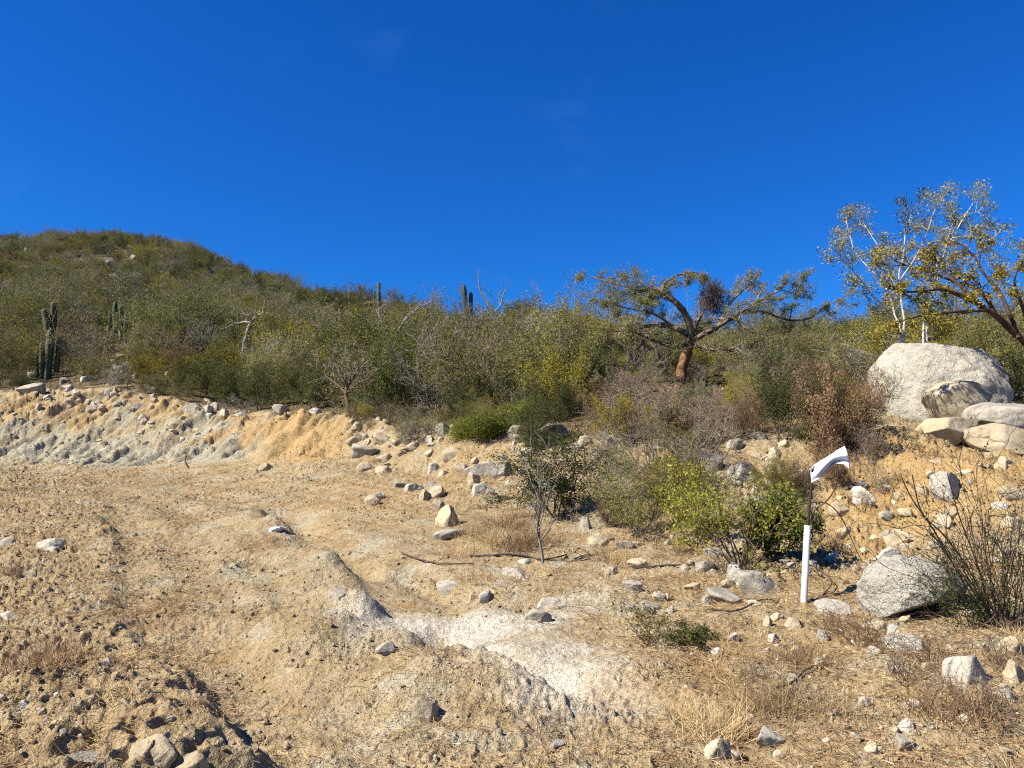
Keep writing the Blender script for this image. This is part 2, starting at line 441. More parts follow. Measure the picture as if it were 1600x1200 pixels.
def rock_material(name, light, mid, dark, stain, bump=0.03, scale=1.0):
    m, nt, b, out = new_mat(name)
    L = nt.links.new
    tc = nd(nt, 'ShaderNodeNewGeometry')
    oi = nd(nt, 'ShaderNodeObjectInfo')
    add = nd(nt, 'ShaderNodeVectorMath'); add.operation = 'MULTIPLY_ADD'
    L(oi.outputs['Random'], add.inputs[0]); add.inputs[1].default_value = (37, 19, 53); L(tc.outputs['Position'], add.inputs[2])
    def noise(s, det=5, rough=0.62):
        n = nd(nt, 'ShaderNodeTexNoise'); n.inputs['Scale'].default_value = s * scale
        n.inputs['Detail'].default_value = det; n.inputs['Roughness'].default_value = rough
        L(add.outputs[0], n.inputs['Vector']); return n.outputs['Fac']
    a, c, e = noise(2.2), noise(14, 5, 0.7), noise(60, 3, 0.7)
    r = ramp(nt, [(0.28, dark), (0.46, mid), (0.62, light)]); L(a, r.inputs['Fac'])
    col = mixc(nt, mrange(nt, noise(1.1), 0.52, 0.68, 0, 0.7), r.outputs['Color'], stain)
    sp = ramp(nt, [(0.30, (0.55, 0.54, 0.52)), (0.46, (1, 1, 1)), (0.7, (1.15, 1.14, 1.12))]); L(c, sp.inputs['Fac'])
    col = mixc(nt, 0.85, col, sp.outputs['Color'], 'MULTIPLY')
    sp2 = ramp(nt, [(0.32, (0.5, 0.5, 0.5)), (0.45, (1, 1, 1))]); L(e, sp2.inputs['Fac'])
    col = mixc(nt, 0.35, col, sp2.outputs['Color'], 'MULTIPLY')
    wv = nd(nt, 'ShaderNodeVectorMath'); wv.operation = 'MULTIPLY_ADD'
    nz = nd(nt, 'ShaderNodeTexNoise'); nz.inputs['Scale'].default_value = 1.6; nz.inputs['Detail'].default_value = 4; L(add.outputs[0], nz.inputs['Vector'])
    L(nz.outputs['Color'], wv.inputs[0]); wv.inputs[1].default_value = (0.7, 0.7, 0.7); L(add.outputs[0], wv.inputs[2])
    vo = nd(nt, 'ShaderNodeTexVoronoi'); vo.feature = 'DISTANCE_TO_EDGE'; vo.inputs['Scale'].default_value = 0.55; L(wv.outputs[0], vo.inputs['Vector'])
    crack = mrange(nt, vo.outputs['Distance'], 0.0, 0.010, 0.8, 0.0)
    cm = nd(nt, 'ShaderNodeMath'); cm.operation = 'MULTIPLY'; L(crack, cm.inputs[0]); L(mrange(nt, noise(1.7, 2), 0.50, 0.58), cm.inputs[1])
    crack = cm.outputs[0]
    col = mixc(nt, crack, col, (dark[0] * 0.45, dark[1] * 0.42, dark[2] * 0.40))
    lich = mrange(nt, noise(3.6, 6, 0.72), 0.57, 0.66, 0, 0.55)
    col = mixc(nt, lich, col, (dark[0] * 0.75, dark[1] * 0.75, dark[2] * 0.78))
    tint = nd(nt, 'ShaderNodeHueSaturation'); L(col, tint.inputs['Color'])
    L(mrange(nt, oi.outputs['Random'], 0, 1, 0.55, 0.80), tint.inputs['Value'])
    L(tint.outputs['Color'], b.inputs['Base Color'])
    b.inputs['Roughness'].default_value = 0.9
    b.inputs['Specular IOR Level'].default_value = 0.15
    b1 = nd(nt, 'ShaderNodeBump'); b1.inputs['Strength'].default_value = 0.7; b1.inputs['Distance'].default_value = bump
    L(c, b1.inputs['Height'])
    b2 = nd(nt, 'ShaderNodeBump'); b2.inputs['Strength'].default_value = 0.6; b2.inputs['Distance'].default_value = bump * 0.4
    L(e, b2.inputs['Height']); L(b1.outputs['Normal'], b2.inputs['Normal'])
    L(b2.outputs['Normal'], b.inputs['Normal'])
    return m

def leaf_material(name, cols, trans=0.17, vary=0.35):
    m, nt, b, out = new_mat(name)
    L = nt.links.new
    at_ = nd(nt, 'ShaderNodeAttribute'); at_.attribute_name = 'rnd'
    oi = nd(nt, 'ShaderNodeObjectInfo')
    n = len(cols)
    r = ramp(nt, [(i / max(1, n - 1), c) for i, c in enumerate(cols)])
    mth = nd(nt, 'ShaderNodeMath'); mth.operation = 'MULTIPLY_ADD'
    L(oi.outputs['Random'], mth.inputs[0]); mth.inputs[1].default_value = vary
    sc = nd(nt, 'ShaderNodeMath'); sc.operation = 'MULTIPLY'; L(at_.outputs['Fac'], sc.inputs[0]); sc.inputs[1].default_value = 1 - vary
    L(sc.outputs[0], mth.inputs[2])
    L(mth.outputs[0], r.inputs['Fac'])
    hs = nd(nt, 'ShaderNodeHueSaturation'); L(r.outputs['Color'], hs.inputs['Color'])
    w = nd(nt, 'ShaderNodeTexWhiteNoise'); w.noise_dimensions = '1D'; L(oi.outputs['Random'], w.inputs['W'])
    L(mrange(nt, w.outputs['Value'], 0, 1, 0.55, 1.15), hs.inputs['Value'])
    L(hs.outputs['Color'], b.inputs['Base Color'])
    b.inputs['Roughness'].default_value = 0.8
    b.inputs['Specular IOR Level'].default_value = 0.06
    t = nd(nt, 'ShaderNodeBsdfTranslucent'); L(hs.outputs['Color'], t.inputs['Color'])
    mx = nd(nt, 'ShaderNodeMixShader'); mx.inputs['Fac'].default_value = trans
    L(b.outputs['BSDF'], mx.inputs[1]); L(t.outputs['BSDF'], mx.inputs[2]); L(mx.outputs['Shader'], out.inputs['Surface'])
    return m

def bark_material(name, c1, c2, scale=12.0, bump=0.01):
    m, nt, b, out = new_mat(name)
    L = nt.links.new
    tc = nd(nt, 'ShaderNodeNewGeometry')
    oi = nd(nt, 'ShaderNodeObjectInfo')
    n = nd(nt, 'ShaderNodeTexNoise'); n.inputs['Scale'].default_value = scale; n.inputs['Detail'].default_value = 4
    L(tc.outputs['Position'], n.inputs['Vector'])
    r = ramp(nt, [(0.32, c1), (0.66, c2)]); L(n.outputs['Fac'], r.inputs['Fac'])
    hs = nd(nt, 'ShaderNodeHueSaturation'); L(r.outputs['Color'], hs.inputs['Color'])
    L(mrange(nt, oi.outputs['Random'], 0, 1, 0.58, 0.88), hs.inputs['Value'])
    L(hs.outputs['Color'], b.inputs['Base Color'])
    b.inputs['Roughness'].default_value = 0.85
    bp = nd(nt, 'ShaderNodeBump'); bp.inputs['Distance'].default_value = bump; bp.inputs['Strength'].default_value = 0.7
    L(n.outputs['Fac'], bp.inputs['Height']); L(bp.outputs['Normal'], b.inputs['Normal'])
    return m

def plain_material(name, col, rough=0.6, vary=0.15, scale=20.0):
    m, nt, b, out = new_mat(name)
    L = nt.links.new
    tc = nd(nt, 'ShaderNodeTexCoord')
    n = nd(nt, 'ShaderNodeTexNoise'); n.inputs['Scale'].default_value = scale; n.inputs['Detail'].default_value = 4
    L(tc.outputs['Object'], n.inputs['Vector'])
    col = tuple(c * 0.74 for c in col)
    r = ramp(nt, [(0.3, tuple(c * (1 - vary) for c in col)), (0.65, col)]); L(n.outputs['Fac'], r.inputs['Fac'])
    L(r.outputs['Color'], b.inputs['Base Color'])
    b.inputs['Roughness'].default_value = rough
    return m

M = {}
M['dirt'] = ground_material()
M['granite'] = rock_material('white_granite', (0.62, 0.575, 0.475), (0.53, 0.485, 0.395), (0.34, 0.31, 0.25), (0.53, 0.46, 0.34), 0.05)
M['granite_big'] = rock_material('coarse_white_granite', (0.62, 0.585, 0.49), (0.56, 0.525, 0.43), (0.44, 0.41, 0.33), (0.55, 0.50, 0.39), 0.16, 0.55)
M['granite_tan'] = rock_material('tan_granite', (0.60, 0.51, 0.36), (0.50, 0.41, 0.27), (0.33, 0.26, 0.17), (0.48, 0.35, 0.19), 0.03)
M['granite_grey'] = rock_material('grey_granite', (0.52, 0.475, 0.40), (0.37, 0.335, 0.275), (0.17, 0.155, 0.13), (0.40, 0.345, 0.25), 0.03)
M['stone_far'] = rock_material('weathered_stone', (0.60, 0.54, 0.43), (0.48, 0.42, 0.32), (0.30, 0.26, 0.19), (0.46, 0.36, 0.23), 0.02)
M['leaf_olive'] = leaf_material('olive_leaf', [(0.080, 0.090, 0.022), (0.170, 0.170, 0.040), (0.26, 0.24, 0.065)])
M['leaf_grey'] = leaf_material('grey_green_leaf', [(0.130, 0.130, 0.050), (0.235, 0.225, 0.090), (0.34, 0.31, 0.14)])
M['leaf_yellow'] = leaf_material('yellow_green_leaf', [(0.17, 0.165, 0.018), (0.29, 0.25, 0.028), (0.38, 0.28, 0.038)])
M['leaf_dark'] = leaf_material('dark_green_leaf', [(0.036, 0.050, 0.014), (0.075, 0.094, 0.024), (0.125, 0.14, 0.042)])
M['leaf_bright'] = leaf_material('bright_green_leaf', [(0.13, 0.15, 0.018), (0.28, 0.29, 0.035), (0.48, 0.46, 0.10)], 0.35)
M['leaf_fresh'] = leaf_material('fresh_green_leaf', [(0.13, 0.17, 0.018), (0.21, 0.25, 0.030), (0.30, 0.31, 0.055)], 0.35)
M['leaf_gold'] = leaf_material('golden_leaf', [(0.22, 0.165, 0.022), (0.36, 0.28, 0.038), (0.40, 0.28, 0.05), (0.32, 0.30, 0.06)], 0.35, 0.1)
M['leaf_white_tree'] = leaf_material('feathery_leaf', [(0.13, 0.155, 0.06), (0.20, 0.23, 0.09), (0.26, 0.26, 0.10), (0.38, 0.33, 0.22)], 0.35, 0.1)
M['leaf_brown'] = leaf_material('withered_leaf', [(0.14, 0.085, 0.045), (0.22, 0.135, 0.07), (0.29, 0.19, 0.10)])
M['leaf_pinkish'] = leaf_material('dry_pinkish_leaf', [(0.16, 0.105, 0.07), (0.24, 0.165, 0.115), (0.30, 0.22, 0.15)])
M['straw'] = leaf_material('straw', [(0.40, 0.27, 0.13), (0.52, 0.38, 0.19), (0.62, 0.50, 0.29)], 0.25, 0.3)
M['straw_dark'] = leaf_material('old_litter', [(0.17, 0.115, 0.07), (0.32, 0.20, 0.105), (0.44, 0.29, 0.15)], 0.2, 0.3)
M['twig_grey'] = bark_material('grey_twig', (0.14, 0.115, 0.082), (0.32, 0.27, 0.205))
M['twig_pale'] = bark_material('pale_grey_twig', (0.21, 0.185, 0.15), (0.38, 0.345, 0.285))
M['twig_dark'] = bark_material('dark_twig', (0.030, 0.022, 0.018), (0.085, 0.062, 0.05))
M['twig_brown'] = bark_material('brown_twig', (0.095, 0.06, 0.04), (0.21, 0.14, 0.095))
M['twig_pink'] = bark_material('dry_pink_twig', (0.18, 0.125, 0.09), (0.34, 0.255, 0.19))
M['bark_red'] = bark_material('peeling_red_bark', (0.12, 0.05, 0.025), (0.36, 0.19, 0.09), 7.0, 0.03)
M['bark_limb'] = bark_material('weathered_limb_bark', (0.075, 0.05, 0.034), (0.32, 0.235, 0.155), 6.0, 0.02)
M['bark_white'] = bark_material('white_bark', (0.42, 0.39, 0.34), (0.66, 0.63, 0.57), 9.0, 0.005)
M['bark_bone'] = bark_material('bone_coloured_dead_wood', (0.15, 0.13, 0.10), (0.44, 0.39, 0.32), 5.0, 0.01)
M['bark_maroon'] = bark_material('maroon_bark', (0.04, 0.02, 0.015), (0.11, 0.055, 0.038), 9.0, 0.01)
M['clump'] = bark_material('dark_parasite_twig', (0.06, 0.045, 0.048), (0.16, 0.125, 0.125))
M['cactus'] = bark_material('cactus_skin', (0.05, 0.06, 0.035), (0.12, 0.125, 0.07), 5.0, 0.02)
M['pvc'] = plain_material('white_pvc', (0.84, 0.82, 0.78), 0.4, 0.22, 9)
M['rod'] = plain_material('rusty_dark_rod', (0.045, 0.030, 0.024), 0.8, 0.5, 40)
M['cloth'] = plain_material('white_cloth', (0.70, 0.70, 0.75), 0.8, 0.06, 30)
M['plastic'] = plain_material('dirty_white_plastic', (0.75, 0.75, 0.78), 0.4, 0.5, 9)

# ------------------------------------------------------------------ mesh helpers
def mesh_np(name, verts, faces, mat, smooth=True, rnd=None):
    """faces: (n,3) or (n,4) integer array"""
    me = bpy.data.meshes.new(name)
    verts = np.asarray(verts, np.float32); faces = np.asarray(faces, np.int32)
    n, k = faces.shape
    me.vertices.add(len(verts)); me.vertices.foreach_set('co', verts.ravel())
    me.loops.add(n * k); me.loops.foreach_set('vertex_index', faces.ravel())
    me.polygons.add(n)
    me.polygons.foreach_set('loop_start', np.arange(0, n * k, k, dtype=np.int32))
    me.polygons.foreach_set('use_smooth', np.full(n, smooth, dtype=bool))
    if rnd is not None:
        a = me.attributes.new('rnd', 'FLOAT', 'FACE'); a.data.foreach_set('value', np.asarray(rnd, np.float32))
    me.update(calc_edges=True)
    me.validate()
    if mat is not None:
        me.materials.append(mat)
    return me
def link(name, me, parent=None, loc=None):
    o = bpy.data.objects.new(name, me)
    COL.objects.link(o)
    if parent is not None:
        o.parent = parent
    if loc is not None:
        o.location = loc
    return o
def tag(o, label=None, cat=None, group=None, kind=None):
    if label: o['label'] = label
    if cat: o['category'] = cat
    if group: o['group'] = group
    if kind: o['kind'] = kind
    return o
def thing(name, loc, label, cat, group=None, rz=0.0, sc=1.0):
    o = bpy.data.objects.new(name, None)
    COL.objects.link(o)
    o.empty_display_size = 0.2
    o.location = loc
    o.rotation_euler = (0, 0, rz)
    o.scale = (sc, sc, sc) if isinstance(sc, (int, float)) else sc
    return tag(o, label, cat, group)

def tubes_mesh(segs, sides=3):
    """segs: array rows p0(3) p1(3) r0 r1 -> verts, quads"""
    S = np.asarray(segs, float)
    p0, p1, r0, r1 = S[:, 0:3], S[:, 3:6], S[:, 6], S[:, 7]
    d = p1 - p0
    d /= np.maximum(np.linalg.norm(d, axis=1, keepdims=True), 1e-9)
    ref = np.where(np.abs(d[:, 2:3]) > 0.9, np.array([[1.0, 0, 0]]), np.array([[0, 0, 1.0]]))
    a = np.cross(d, ref); a /= np.maximum(np.linalg.norm(a, axis=1, keepdims=True), 1e-9)
    b = np.cross(d, a)
    n = len(S)
    V = np.zeros((n, 2, sides, 3))
    for k in range(sides):
        an = 2 * math.pi * k / sides
        o = a * math.cos(an) + b * math.sin(an)
        V[:, 0, k] = p0 + o * r0[:, None]
        V[:, 1, k] = p1 + o * r1[:, None]
    base = (np.arange(n) * 2 * sides)[:, None]
    faces = []
    for k in range(sides):
        k2 = (k + 1) % sides
        faces.append(np.concatenate([base + k, base + k2, base + sides + k2, base + sides + k], axis=1))
    return V.reshape(-1, 3), np.concatenate(faces)

def leaves_mesh(pts, size, rng, aspect=0.55, up=0.25, droop=0.0, dirs=None):
    """small pointed leaf faces at pts"""
    P = np.asarray(pts, float); n = len(P)
    a = rng.normal(size=(n, 3))
    if dirs is not None:
        a = a * 0.55 + np.asarray(dirs)
    a[:, 2] -= droop
    a /= np.linalg.norm(a, axis=1, keepdims=True)
    nn = rng.normal(size=(n, 3)); nn[:, 2] += up
    b = np.cross(nn, a); b /= np.maximum(np.linalg.norm(b, axis=1, keepdims=True), 1e-9)
    s = size * (0.55 + 0.9 * rng.random(n))[:, None]
    V = np.zeros((n, 4, 3))
    V[:, 0] = P
    V[:, 1] = P + a * s * 0.5 + b * s * aspect * 0.5
    V[:, 2] = P + a * s
    V[:, 3] = P + a * s * 0.5 - b * s * aspect * 0.5
    return V.reshape(-1, 3), np.arange(n * 4).reshape(n, 4), rng.random(n)

def nrm(v):
    l = math.sqrt(v[0] * v[0] + v[1] * v[1] + v[2] * v[2]) or 1.0
    return (v[0] / l, v[1] / l, v[2] / l)

def grow(rnd, roots, nseg, jit, up, nch, ratio, ang, maxlev, leaf_from, taper=0.8, first=1, rmin=0.002):
    segs, leaf = [], []
    def branch(p, d, Ln, r, lev):
        n = nseg[lev]; step = Ln / n
        for i in range(n):
            d = nrm((d[0] + rnd.gauss(0, jit[lev]), d[1] + rnd.gauss(0, jit[lev]), d[2] + rnd.gauss(0, jit[lev]) + up[lev]))
            q = (p[0] + d[0] * step, p[1] + d[1] * step, p[2] + d[2] * step)
            r1 = max(rmin, r * (1 - (1 - taper) * (1.0 if lev else 0.8)))
            segs.append((p[0], p[1], p[2], q[0], q[1], q[2], r, r1))
            if lev < maxlev and i >= (first if lev == 0 else 0):
                c = nch[lev]
                k = int(c) + (1 if rnd.random() < c - int(c) else 0)
                for _ in range(k):
                    e = nrm((d[0] + rnd.gauss(0, ang[lev]), d[1] + rnd.gauss(0, ang[lev]), d[2] + rnd.gauss(0, ang[lev] * 0.8)))
                    branch(q, e, Ln * ratio[lev] * rnd.uniform(0.6, 1.25), r1 * 0.72, lev + 1)
            if lev >= leaf_from:
                leaf.append((q[0], q[1], q[2], d[0], d[1], d[2]))
            p = q; r = r1
    for p, d, Ln, r in roots:
        branch(tuple(p), nrm(d), Ln, r, 0)
    return np.array(segs), (np.array(leaf) if leaf else np.zeros((0, 6)))

def shrub_meshes(seed, h, spread, stems, leaf_mat, twig_mat, leaf_per=3, leaf_size=0.05, nch=(0.9, 1.1, 1.0), levels=3, jit=0.16, up=0.05, r0=0.02,
                 aspect=0.55, leaf_from=2, lean=(0, 0), ang=0.6, scatter=0.05, rmin=0.0025, first=1):
    rnd = random.Random(seed); rng = np.random.default_rng(seed)
    roots = []
    for i in range(stems):
        az = 2 * math.pi * (i + rnd.random()) / stems
        tl = rnd.uniform(0.1, 1.0) * spread
        d = (math.cos(az) * tl + lean[0], math.sin(az) * tl + lean[1], 1.0)
        roots.append(((math.cos(az) * 0.05 * h, math.sin(az) * 0.05 * h, -0.06), d, h * rnd.uniform(0.6, 1.0), r0 * rnd.uniform(0.6, 1.1)))
    segs, leaf = grow(rnd, roots, (6, 4, 3, 3), (jit, jit * 1.4, jit * 1.6, jit * 1.6), (up, up, up * 0.5, 0), nch, (0.5, 0.5, 0.5), (ang, ang, ang), levels, leaf_from, 0.84, first, rmin)
    v, f = tubes_mesh(segs, 3)
    tw = mesh_np('twigs', v, f, twig_mat, True)
    lf = None
    if leaf_mat is not None and len(leaf):
        P = np.repeat(leaf, leaf_per, axis=0)
        P = P[rng.random(len(P)) < 0.95]
        pts = P[:, :3] + rng.normal(scale=scatter, size=(len(P), 3))
        v, f, r = leaves_mesh(pts, leaf_size, rng, aspect)
        lf = mesh_np('foliage', v, f, leaf_mat, False, r)
    return tw, lf

def place_shrub(meshes, loc, rz, sc, name, label, cat='shrub', group=None):
    t = thing(name, loc, label, cat, group, rz, sc)
    link('stems', meshes[0], t)
    if meshes[1] is not None:
        link('foliage', meshes[1], t)
    return t

# ------------------------------------------------------------------ ground sheet
def build_ground():
    t_fine = np.linspace(-0.74, 0.74, 860)
    t_out = np.geomspace(0.76, 14.0, 34)
    t = np.concatenate([-t_out[::-1], t_fine, t_out])
    y = np.concatenate([-np.geomspace(600, 3, 14), np.linspace(-1.5, 3.3, 14), np.geomspace(3.5, 12, 290)[0:], np.geomspace(12.04, 15, 60),
                        np.linspace(15.05, 31.5, 270), np.geomspace(31.7, 60, 60), np.geomspace(61, 262, 90), np.geomspace(270, 4000, 16)])
    W = np.where(y < 4.2, 4.2 + np.maximum(0, -y) * 0.6, y)
    X = t[None, :] * W[:, None]; Y = np.repeat(y[:, None], len(t), axis=1)
    Z = height(X, Y)
    nr, nc = X.shape
    V = np.stack([X, Y, Z], axis=2).reshape(-1, 3)
    i = np.arange(nr - 1)[:, None] * nc + np.arange(nc - 1)[None, :]
    i = i.ravel()
    Fq = np.stack([i, i + 1, i + nc + 1, i + nc], axis=1)
    me = mesh_np('ground', V, Fq, M['dirt'], True)
    # earth zones (regions of differently coloured soil on the site)
    x, yy, z = V[:, 0].astype(float), V[:, 1].astype(float), V[:, 2].astype(float)
    n = fbm2(x / 0.8, yy / 0.8, 3, 211) * 0.35
    nb = fbm2(x / 2.5, yy / 2.5, 3, 223) * 0.4
    nearm = (yy < 16)
    def linemask(pl, w):
        d = np.full(len(x), 99.0)
        d[nearm] = line_dist(x[nearm], yy[nearm], pl)[0]
        return np.clip(1 - d / w * 0.9 + n * 1.5, 0, 1)
    pale = np.maximum(linemask(WHITE_D, 0.95) * 0.95, linemask(WHITE_E, 0.5) * 0.7)
    tt = x / np.maximum(yy, 4.2)
    fb = (yy - key_y(5, x, yy)) / (key_y(6, x, yy) - key_y(5, x, yy))
    def box(a, lo, hi, s):
        return sstep(lo - s, lo + s, a) * (1 - sstep(hi - s, hi + s, a))
    tt = tt + fbm2(x / 1.4, yy / 1.4, 3, 231) * 0.05 * (yy > 12)
    fb = fb + fbm2(x / 1.3, yy / 0.6, 3, 233) * 0.45
    grey = box(tt, -1.2, -0.33, 0.05) * box(fb, -0.15, 0.6, 0.3) * 0.85 + nb * box(fb, -0.2, 1.0, 0.2) * 0.8
    grey = np.clip(grey, 0, 1) * (1 - sstep(-0.36, -0.30, tt))
    grey = np.maximum(grey, 0.55 * box(tt, -0.25, -0.08, 0.035) * box(yy, 6.3, 7.6, 0.4) * (0.7 + n))
    orange = box(tt, -0.335, -0.20, 0.035) * box(fb, -0.25, 0.98, 0.25) * 0.9
    orange = np.maximum(orange, np.clip(box(tt, -1.0, -0.3, 0.05) * box(fb, 0.62, 1.0, 0.12) * 0.62 + nb * 0.3, 0, 0.8))
    orange = np.maximum(orange, box(tt, 0.37, 1.2, 0.05) * box(fb, -1.2, 1.2, 0.4) * np.clip(0.75 + nb, 0, 1) * (yy < 20) * sstep(7.5, 8.6, yy))
    orange = np.maximum(orange, np.clip(0.35 + nb * 0.6, 0, 0.5) * box(tt, -0.3, 0.0, 0.1) * box(yy, 11, 19, 2))
    veg = sstep(1.0, 1.5, fb) * sstep(13, 18, yy)
    straw = linemask(STRAW_F, 0.9) * 0.65
    straw = np.maximum(straw, np.clip(nb * 1.6 - 0.05, 0, 0.6) * sstep(0.05, 0.25, tt) * (yy < 12))
    straw = np.maximum(straw, np.clip(nb * 1.5 - 0.1, 0, 0.42) * (yy < 24))
    def put(name, r, g, b):
        a = me.color_attributes.new(name, 'FLOAT_COLOR', 'POINT')
        c = np.ones((len(x), 4), np.float32); c[:, 0] = r; c[:, 1] = g; c[:, 2] = b
        a.data.foreach_set('color', c.ravel())
    put('zone', np.clip(pale, 0, 1), np.clip(orange, 0, 1), grey)
    put('cover', np.clip(straw, 0, 1), np.clip(veg, 0, 1), veg * 0)
    return tag(link('ground', me), 'bare tan dirt road and scrub hillside rising to a ridge', 'ground', kind='structure')
build_ground()

# ------------------------------------------------------------------ scattering of uncountable stuff
def scatter(name, label, cat, pts, eul, scl, idx, sources):
    src = bpy.data.collections.new(name + '_sources')
    for k, me in enumerate(sources):
        o = bpy.data.objects.new('%s_kind_%02d' % (name, k), me)
        src.objects.link(o)
    me = bpy.data.meshes.new(name)
    n = len(pts)
    me.vertices.add(n); me.vertices.foreach_set('co', np.asarray(pts, np.float32).ravel())
    a = me.attributes.new('eul', 'FLOAT_VECTOR', 'POINT'); a.data.foreach_set('vector', np.asarray(eul, np.float32).ravel())
    a = me.attributes.new('scl', 'FLOAT_VECTOR', 'POINT'); a.data.foreach_set('vector', np.asarray(scl, np.float32).ravel())
    a = me.attributes.new('idx', 'INT', 'POINT'); a.data.foreach_set('value', np.asarray(idx, np.int32))
    me.update()
    ob = link(name, me)
    ng = bpy.data.node_groups.new(name, 'GeometryNodeTree')
    ng.interface.new_socket('Geometry', in_out='INPUT', socket_type='NodeSocketGeometry')
    ng.interface.new_socket('Geometry', in_out='OUTPUT', socket_type='NodeSocketGeometry')
    gi = ng.nodes.new('NodeGroupInput'); go = ng.nodes.new('NodeGroupOutput')
    ip = ng.nodes.new('GeometryNodeInstanceOnPoints')
    ci = ng.nodes.new('GeometryNodeCollectionInfo')
    ci.inputs['Collection'].default_value = src
    ci.inputs['Separate Children'].default_value = True
    ci.inputs['Reset Children'].default_value = True
    def attr(nm, ty):
        a = ng.nodes.new('GeometryNodeInputNamedAttribute'); a.data_type = ty; a.inputs['Name'].default_value = nm
        return [s for s in a.outputs if s.enabled and s.name == 'Attribute'][0]
    er = ng.nodes.new('FunctionNodeEulerToRotation')
    lk = ng.links.new
    lk(attr('eul', 'FLOAT_VECTOR'), er.inputs[0])
    lk(gi.outputs[0], ip.inputs['Points']); lk(ci.outputs[0], ip.inputs['Instance'])
    ip.inputs['Pick Instance'].default_value = True
    lk(attr('idx', 'INT'), ip.inputs['Instance Index'])
    lk(er.outputs[0], ip.inputs['Rotation'])
    lk(attr('scl', 'FLOAT_VECTOR'), ip.inputs['Scale'])
    lk(ip.outputs[0], go.inputs[0])
    md = ob.modifiers.new('scatter', 'NODES'); md.node_group = ng
    return tag(ob, label, cat, kind='stuff')

# ------------------------------------------------------------------ rocks
def rock_mesh(name, seed, mat, dims=(1, 1, 1), sub=4, planes=7, cut=(0.62, 0.9), rough=0.10, fine=0.03, soft=0.95, power=None, extra=()):
    rng = np.random.default_rng(seed)
    bm = bmesh.new()
    bmesh.ops.create_icosphere(bm, subdivisions=sub, radius=1.0)
    V = np.array([v.co[:] for v in bm.verts])
    Fc = np.array([[v.index for v in f.verts] for f in bm.faces])
    bm.free()
    if power:
        V = V / (np.sum(np.abs(V) ** power, axis=1, keepdims=True) ** (1.0 / power))
    for k in range(planes):
        n = rng.normal(size=3); n /= np.linalg.norm(n)
        c = rng.uniform(*cut)
        d = V @ n
        V = V - np.where(d > c, (d - c) * soft, 0)[:, None] * n[None, :]
    for n, c in extra:
        n = np.array(n, float); n /= np.linalg.norm(n)
        d = V @ n
        V = V - np.where(d > c, (d - c) * 0.97, 0)[:, None] * n[None, :]
    N = V / np.linalg.norm(V, axis=1, keepdims=True)
    V = V + N * (fbm3(V, 1.5, 3, seed) * rough)[:, None]
    V = V + N * (fbm3(V, 6.0, 4, seed + 5, 0.6) * fine)[:, None]
    V = V * np.array(dims)[None, :]
    return mesh_np(name, V, Fc, mat, sub > 1)

ROCKS = {k: [rock_mesh('rock', 300 + 20 * j + i, M[k], (1, 1, 1), 4 if k != 'stone_far' else 3, 7 if i % 2 else 10, (0.52, 0.86), 0.13, 0.08, 0.92, 3.0) for i in range(5)]
         for j, k in enumerate(('granite', 'granite_tan', 'granite_grey', 'stone_far'))}
rk_rnd = random.Random(77)
ROCK_SPOTS = []
def put_rock(u, v, w, h, kind, label, cat='rock', name='rock', group=None, sink=0.41, d=None, deep=0.8, tilt=0.25, rz=None, variant=None):
    """rock whose foot shows at (u, v), w x h pixels large in the photograph"""
    p = hit(u, v)
    s = p.y / F
    hw, hh = w * s / 2, h * s / 2 * (1 + sink)
    o = bpy.data.objects.new(name, ROCKS[kind][rk_rnd.randrange(5) if variant is None else variant]); COL.objects.link(o)
    dp = (hw + hh) / 2 * deep * 1.2
    yc = p.y + dp * 0.6
    xc = p.x * yc / p.y
    o.location = (xc, yc, p.z + hh - 2 * hh * sink)
    o.rotation_euler = (rk_rnd.uniform(-tilt, tilt), rk_rnd.uniform(-tilt, tilt), rk_rnd.uniform(-0.6, 0.6) if rz is None else rz)
    o.scale = (hw * 1.0, dp * 0.95, hh * 0.98)
    ROCK_SPOTS.append((xc, yc, max(hw, dp)))
    return tag(o, label, cat, group)

# the great boulder and its neighbours on the right
def big_rock(name, seed, mat, u, v, d, dims, label, rot=(0, 0, 0), **kw):
    o = link(name, rock_mesh(name, seed, mat, dims, **kw))
    o.location = at(u, v, d); o.rotation_euler = rot
    ROCK_SPOTS.append((o.location.x, d, max(dims[:2])))
    return tag(o, label, 'boulder' if name == 'boulder' else 'rock')

S14 = 14.4 / F
big_rock('boulder', 11, M['granite_big'], 1468, 612, 14.6, (94 * S14, 1.05, 86 * S14), 'huge rounded white granite boulder below the white-barked tree', (0, 0.06, 0.15),
         sub=6, planes=6, cut=(0.74, 0.92), rough=0.05, fine=0.05, soft=0.7, power=3.4, extra=[((0.55, 0, 0.8), 0.98), ((0.05, -0.1, 1), 0.84), ((-0.95, -0.2, 0.25), 0.86)])
S13 = 12.9 / F
big_rock('rock', 12, M['granite_tan'], 1502, 634, 13.0, (56 * S13, 0.5, 38 * S13), 'pale domed rock lying against the huge boulder', (0, 0.05, 0.2), sub=5, planes=9, cut=(0.6, 0.9), rough=0.07, fine=0.03, soft=1.0, power=2.8)
big_rock('rock', 13, M['granite_tan'], 1469, 674, 11.95, (62 * 11.95 / F, 0.42, 30 * 11.95 / F), 'wedge-shaped tan slab tilted down to the left under the boulder', (0.1, -0.36, 0.12), sub=5, planes=11, cut=(0.55, 0.85), rough=0.05, fine=0.025, soft=1.0, power=3.0)
big_rock('rock', 14, M['granite_grey'], 1582, 652, 12.2, (68 * 12.3 / F, 0.55, 29 * 12.3 / F), 'smooth grey-brown rock at the right edge behind the tan slabs', (0.05, -0.10, 0.0), sub=5, planes=10, cut=(0.6, 0.9), rough=0.06, fine=0.025, soft=1.0, power=3.0)
